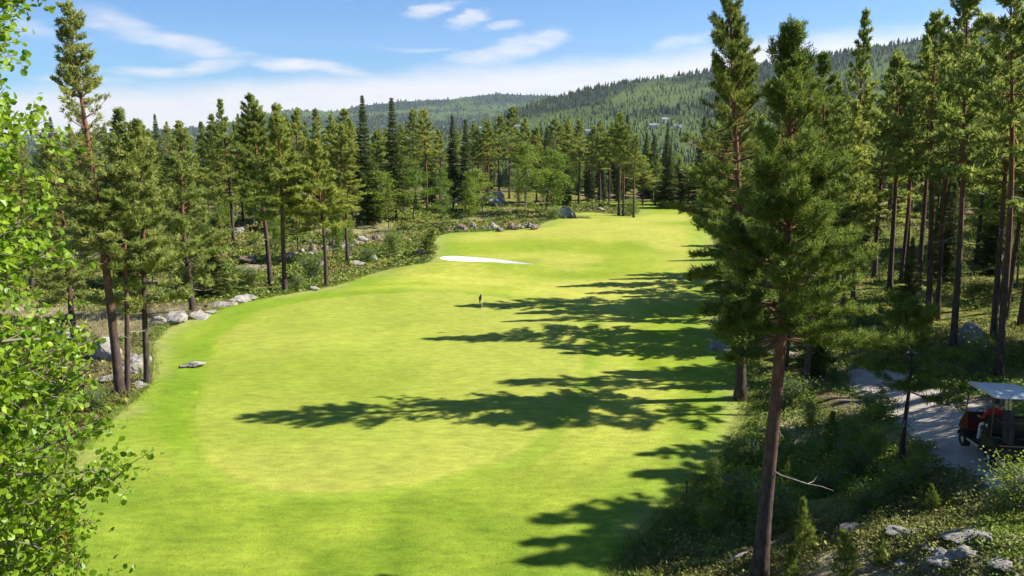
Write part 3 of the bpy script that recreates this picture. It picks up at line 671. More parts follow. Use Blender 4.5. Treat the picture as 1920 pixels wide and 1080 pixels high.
rank([(545, 228, 412, 'p2', 1.1), (566, 202, 422, 'p0', 1.1), (598, 204, 416, 'p4', 1.2), (628, 214, 408, 'p2', 1.1), (645, 232, 416, 'p0', 1.1), (662, 226, 404, 'p4', 1.0), (705, 244, 400, 'p1', 1.0), (752, 232, 398, 'p2', 1.0), (780, 204, 392, 'p1', 1.1), (801, 203, 400, 'p3', 1.1), (825, 242, 388, 'p0', 1.0)], 'in the back rank between tall pair and narrow spruces', 'trees in the middle back rank')
rank([(896, 236, 384, 'p5', 1.0), (916, 226, 380, 'p3', 1.1), (936, 216, 376, 'p1', 1.1), (985, 221, 381, 'p2', 1.1), (1006, 236, 378, 'p0', 1.1), (1045, 221, 383, 'p3', 1.1), (1066, 231, 377, 'p1', 1.2), (1085, 224, 381, 'p5', 1.2), (1106, 236, 377, 'p3', 1.1), (1125, 254, 379, 'p1', 1.0), (1142, 240, 379, 'p3', 1.0), (1205, 292, 386, 'p2', 1.0), (1228, 288, 384, 'p4', 1.0), (1272, 298, 384, 's2', 1.0), (1290, 306, 384, 'p2', 1.1), (1308, 288, 388, 's2', 1.0), (1325, 296, 389, 'p0', 1.0)], 'in the far rank behind the end of the fairway', 'trees in the far rank')
# --- the wood on the right
def rtree(x, y, H, kd, w, label, group=None, deads=True, tilt=0):
    nm, cat = NAME[kd[0]]; put_tree(nm, KIND[kd], (x, y, hz(x, y) - .05), H, label, cat, group, w, None, tilt, deads)
RIGHT = [((1668, 542), (1690, 92), 'p1', 1.0, 'dark-trunked pine, first trunk right of the nearest bushy pine'),
 ((1697, 528), (1716, 110), 'p3', 1.0, 'second trunk right of the nearest bushy pine, slightly farther back'),
 ((1722, 552), (1742, 60), 'p5', 1.0, 'slim pine just left of the twin dark trunks'),
 ((1740, 606), (1768, 18), 'p1', 1.0, 'left and thicker trunk of the twin dark pines above the cart path'),
 ((1757, 600), (1790, 60), 'p3', .9, 'right trunk of the twin dark pines above the cart path'),
 ((1786, 656), (1838, -40), 'p1', .9, 'tall leaning pine with bare dark trunk left of the mossy boulder'),
 ((1872, 706), (1908, -60), 'p3', .9, 'tall dark pine just behind the golf cart roof'),
 ((1862, 640), (1885, 40), 'p5', .9, 'pine trunk in shade right behind the mossy boulder'),
 ((1600, 560), (1622, 16), 'p5', .8, 'spindly pine whose thin tip stands alone above the hill'),
 ((1570, 545), (1585, 150), 'p4', .9, 'low-branched pine behind the crown of the nearest pine'),
 ((1640, 520), (1655, 130), 'p4', 1.0, 'full-crowned pine left of the dark trunk row'),
 ((1535, 560), (1542, 190), 'p2', .9, 'pine hidden behind the nearest bushy crown')]
for b, t, kd, w, lab in RIGHT:
    loc, H, tl_ = by_px(b, t); put_tree('pine_tree', KIND[kd], loc, H, lab, 'pine tree', None, w * 15 / H, None, max(-.05, min(.05, tl_)))
SHADE = [(14.4, 52.3, 15.3, 'p2', 1.0), (17.2, 50.3, 14, 'p0', 1.0), (20, 58.6, 14.5, 'p4', 1.0), (25, 63, 13, 'p0', 1.0), (17.2, 40.5, 12.0, 'p2', .95), (31, 71, 14, 's0', 1.2), (34, 80, 14, 'p2', 1), (38, 92, 14, 's2', 1.1), (41, 102, 14, 'p4', 1),
         (13.0, 36.3, 7.5, 'p4', 1.0), (13.8, 46.5, 8.5, 'p4', 1.0), (15.5, 55.5, 9, 'p2', 1.0), (13.6, 34.2, 6.5, 's2', .9), (14.6, 43.0, 8, 'p4', .95), (18.5, 61, 9.5, 's0', 1.1)]
for i, (x, y, H, kd, w) in enumerate(SHADE):
    nm, cat = NAME[kd[0]]
    rtree(x, y, H, kd, w, '%s tree from the near end along the right turf edge behind the orange-limbed pine' % ORD[i], 'trees along the right turf edge', False)
OFF = [(17.8, 22.2, 12.5, 'p4', 1.2), (20.0, 27.6, 11.5, 'p2', 1.0), (14.0, 16.3, 12.5, 'p2', .85), (21.5, 25.9, 13, 'p0', 1.3), (19.2, 23.0, 13.5, 'p2', 1.15), (19.0, 20.6, 13.5, 'p4', 1.3), (12.5, 10.5, 13, 'p4', .9), (17, 9, 14, 'p0', 1), (27, 12.5, 15, 'p2', 1), (26, 23, 15, 'p1', 1), (22, 12, 14, 'p0', 1)]
for i, (x, y, H, kd, w) in enumerate(OFF):
    rtree(x, y, H, kd, w, 'pine standing just outside the right edge of the view beyond the cart path', 'pines beyond the right edge of the view', False)
def deep(n, seed, kinds, xr, yr, hr, where, group, wr=(.9, 1.15), clear=6.0):
    rng = rs(seed); k = 0
    while k < n:
        y = rng.uniform(*yr); x = rng.uniform(*xr) * y
        if float(sdf(PATH, np.array([x]), np.array([y]))[0]) < 1.5 or float(sdf(FAIR, np.array([x]), np.array([y]))[0]) < clear: continue
        kd = kinds[rng.randint(len(kinds))]; w = NAME[kd[0]][1].split()[0]
        rtree(x, y, rng.uniform(*hr), kd, rng.uniform(*wr), where % w, group % w, False); k += 1
deep(50, 77, ['p1', 'p3', 'p5', 'p2', 'p0', 's0', 'p4'], (.46, .84), (40, 125), (12, 17), '%s deep in the shaded wood on the right behind the trunk row', '%s trees deep in the right wood')
deep(34, 83, ['p0', 'p2', 'p4', 'p1', 's0'], (.86, 1.5), (27, 66), (14, 18), '%s added unseen beyond the right edge of the view to shade the wood', '%s trees added for shade beyond the right edge of the view')  # unseen trees added past the frame to darken the right wood and path
deep(66, 78, ['s2', 'b0', 's0', 'b1', 's2', 'p4'], (.50, .80), (44, 120), (3.5, 8), 'low young %s in the shaded understorey of the right wood', 'young %s trees in the right wood', (.9, 1.3))
deep(64, 79, ['p0', 'p2', 'p4', 'p1', 's0', 's2', 'p2'], (-.78, .17), (112, 190), (11, 14.5), '%s deep in the left wood, mostly hidden by nearer trees', '%s trees deep in the left wood')
deep(60, 80, ['p0', 'p2', 's0', 's2', 'p4', 's2', 'b0'], (.0, .36), (132, 330), (11, 15), '%s in the dense wood behind the far end of the fairway', '%s trees behind the fairway end', (1.0, 1.4))
deep(30, 82, ['s2', 's0', 'b0', 'b1', 's2'], (.03, .26), (124, 165), (3.5, 8.5), 'low young %s filling the gaps behind the far fairway end', 'young %s trees behind the fairway end', (1.0, 1.4), 2.5)
deep(62, 81, ['b0', 'b1', 'p4', 's2', 'b2', 'b0', 'b1'], (-.62, .02), (56, 115), (3.5, 7.5), 'low young %s in the understorey of the left wood', 'young %s trees in the left wood', (.9, 1.3))

lap('placed')
# --- shrubs and seedlings
SHRUBS = [((740, 480), 44, 0, 'light green bush in the stones left of the small round pine'), ((470, 535), 30, 1, 'low bush at the foot of the dry hollow'), ((588, 524), 40, 1, 'green bush between the tall pair and the lone straight pine'),
          ((1186, 405), 30, 0, 'round bright bush on the far fairway edge'), ((690, 492), 26, 1, 'low bush in the heather left of the bunker'), ((345, 560), 50, 0, 'green bush behind the rugged pale rocks'), ((560, 540), 22, 1, 'small bush at the foot of the tall pair'),
          ((1420, 640), 45, 1, 'dark low bush at the foot of the right bank near the turf'), ((1600, 620), 50, 1, 'bush on the right bank above the pale slab'), ((180, 770), 34, 1, 'dark low shrub at the turf edge under the aspen'), ((1040, 412), 22, 1, 'small bush left of the big grey boulder'), ((1905, 960), 70, 1, 'bright leafy bush at the right edge below the golf cart'), ((1640, 790), 46, 1, 'bush on the bank left of the cart path'), ((1840, 690), 46, 1, 'yellow-green bush between the mossy boulder and the cart'), ((1600, 900), 60, 1, 'leafy bush on the shaded bank right of the nearest trunk')]
for (b, hp, ki, lab) in SHRUBS:
    p = P(*b); d = np.linalg.norm(p - CAM); H = hp / FPX * d
    put_tree('shrub', SHR[ki], (p[0], p[1], p[2] - .04), H, lab, 'shrub')
BRUSH = [(1340, 905), (1400, 870), (1450, 830), (1385, 960), (1520, 800), (1545, 930), (1600, 830), (1480, 760), (1640, 860), (1440, 985), (1330, 1000), (1680, 930), (1560, 720), (1460, 690), (1720, 900), (1620, 960)]
rng = rs(66)
for i, b in enumerate(BRUSH):
    p = P(*b); put_tree('shrub', SHR[i % 2], (p[0], p[1], p[2] - .04), rng.uniform(.7, 1.25), '%s shrub from the left among the shaded brush on the right bank' % ORD[sorted(q[0] for q in BRUSH).index(b[0])], 'shrub', 'brush on the right bank', rng.uniform(.8, 1.1))
SEED = [((806, 478), 46, 'small dark round young pine at the left end of the bunker', 1.35), ((1508, 1040), 95, 'young pine with bright leaders right of the nearest trunk', .8), ((1580, 1085), 90, 'young pine at the bottom edge right of the bright-leadered one', .9), ((1484, 1095), 75, 'young pine at the bottom edge close to the nearest trunk', .8), ((1650, 1060), 50, 'seedling pine on the lichen ground at the bottom edge', .8),
        ((1560, 850), 70, 'young pine on the shaded bank above the fallen branch', .9), ((1470, 900), 60, 'young pine just right of the nearest trunk on the bank', .8), ((1745, 960), 50, 'seedling pine below the cart path', .9), ((1330, 960), 40, 'seedling at the bank foot by the dark stake', 1), ((430, 560), 30, 'seedling on the pale rocky turf edge', 1.0), ((830, 440), 24, 'seedling at the left end of the stone bank', 1.0)]
for (b, hp, lab, w) in SEED:
    p = P(*b); d = np.linalg.norm(p - CAM); H = hp / FPX * d
    put_tree('young_pine', YV[hp % 2], (p[0], p[1], p[2] - .03), H, lab, 'young pine', None, w)

lap('shrubs')
# --- the aspen at the left edge of the view
def aspen():
    rng = rs(101); H = 18.5; base = np.array([-4.62, 5.9]); z0 = hz(*base)
    root = empty('aspen_tree', (base[0], base[1], z0 - .05), 'bright green leafy aspen filling the left edge of the view', 'aspen tree')
    mb = MB(); tp = trunk_path(H, rng, .3); zs = np.linspace(-.3, H, 16); mb.tube([tp(z) for z in zs], [.17 * (1 - .95 * max(z, 0) / H) + .006 for z in zs], 9)
    obj('trunk', mb.mesh('aspen_trunk', M['birch_bark'], True), None, root)
    TW = []
    z = 6.7
    while z < H - .2:
        t = (z - 6.7) / (H - 6.7); a = rng.uniform(0, 6.28)
        L = (1.55 * (1 - t) ** .30) * rng.uniform(.45, 1.05) + .15 + (.5 if rng.rand() < .06 else 0); el_ = R(rng.uniform(5, 40) + 20 * t)
        d = Vector((math.cos(a) * math.cos(el_), math.sin(a) * math.cos(el_), math.sin(el_))); q = [tp(z)]
        for i in range(5): d = (d + Vector(rng.normal(size=3) * .13) + Vector((0, 0, .02))).normalized(); q.append(q[-1] + d * L / 5)
        lb = MB(); lb.tube(q, [.032, .026, .02, .014, .009, .004], 5, False)
        for m in range(int(5 + L * 6)):
            s = rng.uniform(.25, 1.0) * 5; i = min(int(s), 4); o_ = q[i].lerp(q[i + 1], s - i); td = (d + Vector(rng.normal(size=3) * .85)).normalized(); ln = rng.uniform(.15, .5)
            lb.tube([o_, o_ + td * ln * .5 + Vector((0, 0, .02)), o_ + td * ln], [.006, .004, .002], 3, False)
            for e in range(int(ln * 44) + 5): TW.append(tuple(o_ + td * ln * (.15 + .85 * rng.rand()) + Vector(rng.normal(size=3) * .055)))
        obj('branch', lb.mesh('aspen_branch', M['aspen_bark']), None, root)
        z += .037 * rng.uniform(.6, 1.4)
    C = np.array(TW); n = len(C); S = rng.uniform(.042, .070, n)
    nn = rng.normal(size=(n, 3)); nn[:, 2] += .25; nn = nrm(nn); a = nrm(np.cross(nn, rng.normal(size=(n, 3)))); b = np.cross(nn, a)
    prof = [(-.5, 0, 0), (-.22, .42, .08), (.18, .44, .09), (.56, 0, -.04), (.18, -.44, .09), (-.22, -.42, .08)]
    V = np.stack([C + (a * p + b * q + nn * r) * S[:, None] for p, q, r in prof], 1)
    tint = np.clip(.5 + .34 * rng.normal(size=n), 0, 1)
    wc = C + np.array([base[0], base[1], z0]); rel = wc - CAM; cy = rel[:, 1] * math.cos(PITCH) - rel[:, 2] * math.sin(PITCH); cz = rel[:, 1] * math.sin(PITCH) + rel[:, 2] * math.cos(PITCH)
    uu = 960 + FPX * rel[:, 0] / np.maximum(cy, .1); vv = 540 - FPX * cz / np.maximum(cy, .1)
    vis = (uu > 0) & (uu < 400) & (vv > 0) & (vv < 1080) & (cy > .5); score = np.where(vis, np.linalg.norm(rel, axis=1) / S, 1e9)
    big = np.argsort(score)[:300]; keep = np.ones(n, bool); keep[big] = False
    quads = np.array([(0, 1, 2, 3), (0, 3, 4, 5)])
    Vk = V[keep]; F = (np.arange(len(Vk))[:, None, None] * 6 + quads[None]).reshape(-1, 4)
    fo = obj('foliage', tri_mesh('aspen_foliage', Vk.reshape(-1, 3), F, M['aspen'], np.repeat(tint[keep], 6)), None, root); fo['kind'] = 'stuff'
    protos = []
    for j in range(4):
        pv = np.array(prof) * np.array([1, 1 - .06 * j, 1 + .5 * j]); protos.append(tri_mesh('aspen_leaf', pv, quads, M['aspen'], np.full(6, .25 + .17 * j)))
    for j in big:
        o = bpy.data.objects.new('leaf', protos[j % 4]); col.objects.link(o); o.parent = root
        m3 = Matrix((a[j], b[j], nn[j])).transposed(); o.matrix_basis = Matrix.Translation(Vector(C[j])) @ (m3.to_4x4()) @ Matrix.Diagonal((S[j], S[j], S[j], 1))
aspen()
ysp = gen_spruce(103, H=7.9, Rm=1.25, cs=.06, k=14, rt=.08, tl=.11, tw=.014, space=.24, step=.13, tipmat='tip')
put_tree('spruce_tree', ysp, (-4.25, 6.9, hz(-4.25, 6.9) - .03), 7.9, 'young spruce with yellow new tips in the bottom left corner', 'spruce tree', None, 1, 0)

lap('ground cover (nobody')
# ------------------------------------------------------------------ ground cover (nobody could count it)
def scatter(name, pts, size, k, w, colors, label, seed, up=.8, spread=.7, jit=.12, mat='heather'):
    rng = rs(seed); n = len(pts)
    z = height(pts[:, 0], pts[:, 1]); p = np.column_stack([pts, z + .0])
    c = colors; D = np.tile(np.array([[0, 0, up]]), (n, 1)) + rng.normal(size=(n, 3)) * .2
    v, f, t = blades(p, D, size, size * w, k, spread, rng, c, jit)
    low = v[:, 2] < -99
    o = obj(name, tri_mesh(name, v, f, M[mat], t)); tag(o, label, 'plants', kind='stuff'); return o
def clumps(name, pts, size, k, leaf, colors, label, seed, mat='heather'):
    rng = rs(seed); n = len(pts); z = height(pts[:, 0], pts[:, 1]); p = np.repeat(np.column_stack([pts, z]), k, 0); sz = np.repeat(size, k)
    d = nrm(rng.normal(size=(n * k, 3))); d[:, 2] = np.abs(d[:, 2]) * .75; q = p + d * (sz * rng.uniform(.45, 1.0, n * k))[:, None]
    c = np.repeat(colors, k, 0) * rng.uniform(.7, 1.35, (n * k, 1))
    v, f, t = rhombs(q, sz * leaf * rng.uniform(.7, 1.4, n * k), rng, c, .35, .6)
    o = obj(name, tri_mesh(name, v, f, M[mat], t)); tag(o, label, 'plants', kind='stuff'); return o
def region(n, seed, xr, yr, cond):
    rng = rs(seed); o = []
    while sum(len(a) for a in o) < n:
        y = np.exp(rng.uniform(math.log(yr[0]), math.log(yr[1]), n)); x = rng.uniform(xr[0], xr[1], n) * y
        m = cond(x, y, rng); o.append(np.column_stack([x, y])[m])
    return np.concatenate(o)[:n]
def floorcol(pts, seed):
    rng = rs(seed); x, y = pts[:, 0], pts[:, 1]; n = len(pts); a = np.clip(fbm(x, y, 4, 3, 15) * 1.8 - .4 + .2 * rng.normal(size=n), 0, 1)
    c = lerp3((.10, .155, .016), (.260, .290, .045), a); b = .8 * sstep(.54, .64, fbm(x, y, 6, 3, 19) + .05 * rng.normal(size=n))[:, None]
    c = c * (1 - b) + lerp3((.16, .110, .045), (.26, .21, .07), rng.rand(n)) * b
    yl = (rng.rand(n) < .12)[:, None]; c = np.where(yl, np.array((.32, .30, .06)), c); return c
def condL(x, y, rng):
    d = sdf(FAIR, x, y); return (d > .35) & (x < np.interp(y, [18, 45, 70, 110, 130], [-4, 2, 6, 20, 25])) & (fbm(x, y, 5.5, 3, 51) < .60 + .08 * rng.rand(len(x)))
def condR(x, y, rng):
    d = sdf(FAIR, x, y); return (d > .3) & (sdf(PATH, x, y) > -.12) & (x > np.interp(y, [8, 18, 45, 70, 110], [-2, -2, 4, 8, 22])) & (fbm(x, y, 2.6, 3, 91) < .60 + .06 * rng.rand(len(x)))
pl = region(23000, 201, (-.72, .30), (26, 130), condL); rg = rs(1)
clumps('heather', pl, rg.uniform(.14, .40, len(pl)) * (.7 + pl[:, 1] / 110), 7, .60, floorcol(pl, 3), 'heather and blueberry carpet under the left-hand pines', 202)
pr = region(16500, 203, (.10, .76), (12.5, 90), condR)
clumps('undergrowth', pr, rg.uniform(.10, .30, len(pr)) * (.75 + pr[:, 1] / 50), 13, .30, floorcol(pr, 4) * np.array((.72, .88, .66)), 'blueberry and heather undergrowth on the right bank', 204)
def condE(x, y, rng):
    d = sdf(FAIR, x, y); return (d > -.25) & (d < .9)
pe = region(10000, 205, (-.72, .72), (14, 125), condE)
ce = lerp3((.13, .20, .02), (.24, .26, .06), rg.rand(len(pe)))
scatter('rough_grass', pe, rg.uniform(.07, .17, len(pe)) * (.8 + pe[:, 1] / 90), 7, .12, ce, 'unmown grass fringe along the turf edges', 206, jit=.08, spread=.45, mat='grass_blade')
def condT(x, y, rng): return (sdf(FAIR, x, y) < -.1) & (sdf(GREEN, x, y) > 1.2)
pt_ = region(9000, 211, (-.62, .42), (17.5, 34), condT)
ct_ = lerp3((.11, .20, .008), (.27, .31, .04), np.clip(fbm(pt_[:, 0], pt_[:, 1], 2.5, 3, 6) * 1.6 - .3 + .25 * rg.normal(size=len(pt_)), 0, 1))
scatter('turf_grass', pt_, rg.uniform(.03, .06, len(pt_)), 4, .22, ct_, 'short grass blades standing in the near fairway turf', 212, jit=.05, spread=.6, mat='grass_blade')
def condD(x, y, rng): return (sdf(FAIR, x, y) > .6) & (fbm(x, y, 5.5, 3, 51) > .56) & (x < np.interp(y, [18, 45, 70, 110, 130], [-4, 2, 6, 20, 25]))
pd_ = region(5000, 207, (-.66, .1), (26, 100), condD)
scatter('dry_grass', pd_, rg.uniform(.15, .32, len(pd_)), 8, .10, lerp3((.26, .21, .10), (.40, .35, .19), rg.rand(len(pd_))), 'bleached dry grass in the hollows of the left wood', 208, jit=.1, spread=.4, mat='grass_blade')

lap('rocks')
# ------------------------------------------------------------------ rocks
def gen_rock(seed, flatn=.7):
    rng = rs(seed); bm = bmesh.new(); bmesh.ops.create_icosphere(bm, subdivisions=4, radius=1)
    planes = [(Vector(nrm(rng.normal(size=3))), rng.uniform(.55, .85)) for _ in range(9)]
    for v in bm.verts:
        p = v.co.copy()
        for n, d in planes:
            e = p.dot(n) - d
            if e > 0: p -= n * e * .93
        s = 1 + .45 * (float(vnoise(p.x * 1.7 + seed, p.y * 1.7 + p.z * 1.5)) - .5) + .22 * (float(vnoise(p.x * 4.5 + seed, p.y * 4.5 + p.z * 4)) - .5) + .10 * (float(vnoise(p.x * 11 + seed, p.y * 11 + p.z * 9)) - .5)
        v.co = Vector((p.x * s, p.y * s * .85, p.z * s * flatn))
    me = bpy.data.meshes.new('boulder'); bm.to_mesh(me); bm.free(); me.polygons.foreach_set('use_smooth', np.zeros(len(me.polygons), bool)); return me
RK = [gen_rock(300 + i, f) for i, f in enumerate((.75, .6, .45, .85, .65))]
def rock(u, v, wpx, mat, label, ki, sq=1.0, sink=.25, group=None, asp=1.0):
    p = P(u, v); d = np.linalg.norm(p - CAM); r = wpx / FPX * d / 2 * 1.1; sq = max(sq * 1.25, .62); sink = .32 if sq < .7 else sink
    key = (ki % len(RK), mat)
    if key not in ROCKM:
        me = RK[key[0]].copy(); me.materials.append(M[mat]); ROCKM[key] = me
    o = obj('boulder', ROCKM[key]); o.location = (p[0], p[1], p[2] + r * sq * (.45 - sink)); o.scale = (r * asp, r, r * sq); o.rotation_euler = (random.uniform(-.15, .15), random.uniform(-.15, .15), random.uniform(0, 6.28))
    tag(o, label, 'boulder', group)
ROCKM = {}
for u, v, w, m, l, k, s in [
  (250, 700, 62, 'pale_rock', 'pale rounded boulder between the slim red pine and the bare-trunked pine', 0, .8), (203, 672, 48, 'pale_rock', 'pale boulder left of the tallest orange pine', 3, .9), (132, 645, 62, 'pale_rock', 'large pale boulder beside the pine half hidden by aspen leaves', 1, .9),
  (212, 712, 56, 'pale_rock', 'low pale slab at the foot of the tallest orange pine', 2, .5), (262, 722, 40, 'pale_rock', 'low flat stone under the pale rounded boulder', 2, .4), (359, 687, 42, 'pale_rock', 'flat white stone lying alone in the mown turf', 2, .55),
  (330, 603, 50, 'pale_rock', 'pale rugged rock left of the bushy pine trunk', 4, .6), (374, 597, 40, 'pale_rock', 'pale rugged rock right of the bushy pine trunk', 0, .5), (300, 606, 46, 'pale_rock', 'smaller pale rock left of the rugged pair by the bushy pine', 1, .5), (396, 588, 26, 'pale_rock', 'small pale rock right of the rugged pair by the bushy pine', 4, .5),
  (422, 572, 36, 'pale_rock', 'low pale rock on the dry turf edge, left of two', 2, .35), (458, 564, 42, 'pale_rock', 'low pale rock on the dry turf edge, right of two', 1, .35), (590, 544, 20, 'pale_rock', 'small pale stone left of the lone straight pine', 0, .6), (602, 500, 16, 'pale_rock', 'small round stone behind the lone straight pine', 3, .8), (588, 487, 18, 'pale_rock', 'grey stone in the dry hollow left of the stone ditch', 0, .7),
  (470, 492, 50, 'brown_rock', 'brown earthy bank stone in the dry hollow behind the tall pair', 1, .5), (545, 482, 44, 'brown_rock', 'dark brown rock at the dry hollow right of the tall pair', 2, .5), (475, 507, 60, 'brown_rock', 'long reddish earthy rock at the near side of the dry hollow', 2, .4),
  (790, 478, 26, 'rock', 'grey stone just left of the small round young pine', 0, .7), (700, 488, 30, 'pale_rock', 'pale stone left of the light green bush', 1, .6), (672, 494, 30, 'rock', 'grey slab stone in the heather above the turf', 2, .5),
  (1056, 407, 40, 'pale_rock', 'big grey boulder standing on the fairway edge', 1, .85), (1072, 408, 18, 'pale_rock', 'small pale stone leaning on the big grey boulder', 0, .8), (850, 384, 60, 'pale_rock', 'large pale outcrop, left of two in the middle wood', 1, .75), (920, 384, 60, 'pale_rock', 'large pale outcrop, right of two in the middle wood', 0, .7), (1125, 397, 24, 'pale_rock', 'pale stone at the foot of the tall bare-stemmed pine', 1, .6), (445, 440, 26, 'rock', 'grey boulder in shade left of the tall pair', 0, .8), (570, 372, 30, 'pale_rock', 'pale rock glimpsed between trunks behind the tall pair', 0, 1.0),
  (1820, 652, 52, 'rock', 'mossy grey boulder in the wood behind the golf cart', 3, .95), (1500, 612, 74, 'pale_rock', 'pale flat slab behind the trunk of the nearest pine', 2, .35), (1440, 612, 36, 'pale_rock', 'pale stone left of the flat slab on the right bank', 1, .5), (1352, 604, 30, 'pale_rock', 'flat pale stone on the turf edge in the pine shadows', 2, .35), (1345, 655, 34, 'rock', 'dark stone at the turf edge below the flat pale stone', 0, .6), (1368, 672, 34, 'rock', 'dark rounded stone beside the orange-limbed pine trunk', 3, .6),
  (1480, 668, 50, 'brown_rock', 'brown rocky ledge right of the nearest trunk', 2, .45), (1725, 668, 40, 'rock', 'flat grey rock above the bend of the cart path', 2, .45), (1710, 690, 34, 'brown_rock', 'brown rock slab just above the cart path', 2, .4), (1650, 770, 22, 'pale_rock', 'small pale stone at the left edge of the cart path', 0, .7), (1630, 745, 50, 'rock', 'grey ledge under the small crooked pine', 2, .45),
  (1765, 1055, 50, 'pale_rock', 'pale stone in the sunlit lichen patch at the bottom right', 0, .6), (1700, 1005, 60, 'rock', 'grey rock at the left of the sunlit lichen patch', 2, .45), (1812, 1008, 60, 'pale_rock', 'pale lichen-covered ledge stone at the bottom right', 2, .4), (1850, 1012, 30, 'pale_rock', 'small stone right of the lichen-covered ledge stone', 0, .6), (1742, 1030, 24, 'pale_rock', 'small stone left of the pale bottom stone', 4, .6), (1690, 1060, 30, 'pale_rock', 'stone among the seedlings at the bottom edge', 1, .6), (1880, 1062, 46, 'pale_rock', 'pale rock in the bottom right corner', 1, .45), (1805, 1045, 40, 'rock', 'dark grey stone right of the pale stone at the bottom right', 3, .6), (1590, 1000, 40, 'rock', 'grey stone between the young pines and the lichen patch', 4, .6)]:
    rock(u, v, w, m, l, k, s, asp=1.25 if s < .5 else 1.0)
rng = rs(55)
for i in range(22):
    t = (i + .5) / 22; u = 560 + 170 * t; v = 480 - 33 * t + rng.normal() * 2.2
    rock(u, v, rng.uniform(11, 22), ['brown_rock', 'rock', 'brown_rock', 'pale_rock'][rng.randint(4)], '%s stone from the left in the long stone ditch behind the lone pine' % ORD[i], i, rng.uniform(.6, 1.0), .15, 'stones of the ditch')
for i in range(26):
    t = (i + .5) / 26; u = 826 + 186 * t; v = 435 - 8 * t + rng.normal() * 1.5
    rock(u, v, rng.uniform(9, 18), ['brown_rock', 'rock', 'brown_rock', 'pale_rock'][rng.randint(4)], '%s stone from the left in the low stone bank behind the bunker' % ORD[i], i, rng.uniform(.6, 1.0), .1, 'stones of the bank behind the bunker')

# fallen branch on the right bank, dark stake
def log(a, b, r, label):
    pa = P(*a); pb = P(*b); mid = (pa + pb) / 2; o_ = Vector(mid); mb = MB(); rg_ = rs(int(a[0]))
    q = [Vector(pa).lerp(Vector(pb), t) - o_ + Vector((rg_.normal() * .03, rg_.normal() * .03, .06 + .04 * math.sin(t * 5))) for t in np.linspace(0, 1, 6)]
    mb.tube(q, [r, r * .9, r * .8, r * .7, r * .5, r * .3], 6); d = (q[3] - q[2]).normalized(); s = Vector((-d.y, d.x, .5))
    mb.tube([q[3], q[3] + (d + s) * .2, q[3] + (d + s * .8) * .45], [r * .5, r * .35, r * .1], 5)
    o = obj('fallen_branch', mb.mesh('fallen_branch', M['twig'], True)); o.location = o_; tag(o, label, 'branch')
log((1362, 1060), (1492, 1000), .055, 'bleached fallen branch lying behind the nearest trunk')
log((1545, 612), (1592, 650), .05, 'pale broken branch on the rocky bank right of the nearest pine')
log((1330, 1010), (1345, 975), .03, 'thin pale stick in the undergrowth at the bank foot')
M['stake'] = plain('stake_paint', (.03, .03, .035)); M['white_paint'] = plain('pole_paint', (.75, .72, .45), .4); M['flag'] = plain('flag_cloth', (.02, .022, .03), .8); M['cup'] = plain('cup', (.5, .5, .48), .5)
p = P(1287, 929); e = empty('marker_stake', p, 'thin dark stake at the turf edge in the tree shadow', 'stake')
mb = MB(); mb.tube([(0, 0, -.1), (0, 0, .45)], .022, 8); obj('post', mb.mesh('stake_post', M['stake']), None, e)
mb = MB(); mb.tube([(0, 0, .45), (0, 0, .49), (0, 0, .51)], [.026, .026, .012], 8); obj('cap', mb.mesh('stake_cap', M['stake']), None, e)

lap('the flag')
# ------------------------------------------------------------------ the flag
p = P(904, 622); fz = p[2] + .02
e = empty('golf_flag', (p[0], p[1], fz), 'slim flagstick with limp dark flag standing on the green', 'flag')
mb = MB(); mb.tube([(0, 0, -.08), (0, 0, 1.0), (0, 0, 2.22)], [.011, .010, .008], 8); mb.tube([(0, 0, 2.22), (0, 0, 2.25)], [.012, .004], 8); obj('pole', mb.mesh('flag_pole', M['white_paint'], True), None, e)
mb = MB(); v = []; f = []; nx, nz_ = 9, 8
for j in range(nz_):
    for i in range(nx):
        s = i / (nx - 1); t = j / (nz_ - 1); w = s * .17 * (1 - .25 * t); v.append((-.01 - w, .055 * math.sin(s * 7 + t * 1.5) * (.2 + s), 2.20 - .30 * t - s * (.24 + .05 * t)))
for j in range(nz_ - 1):
    for i in range(nx - 1): f.append((j * nx + i, j * nx + i + 1, (j + 1) * nx + i + 1, (j + 1) * nx + i))
mb.add(v, f); fo = obj('flag', mb.mesh('flag_cloth', M['flag'], True), None, e); sm = fo.modifiers.new('thick', 'SOLIDIFY'); sm.thickness = .004
mb = MB(); mb.tube([(0, 0, -.10), (0, 0, .004)], .054, 20, False); mb.tube([(0, 0, -.1), (0, 0, -.095)], .054, 20); obj('cup', mb.mesh('hole_cup', M['cup']), None, e)

lap('golf cart, bags')
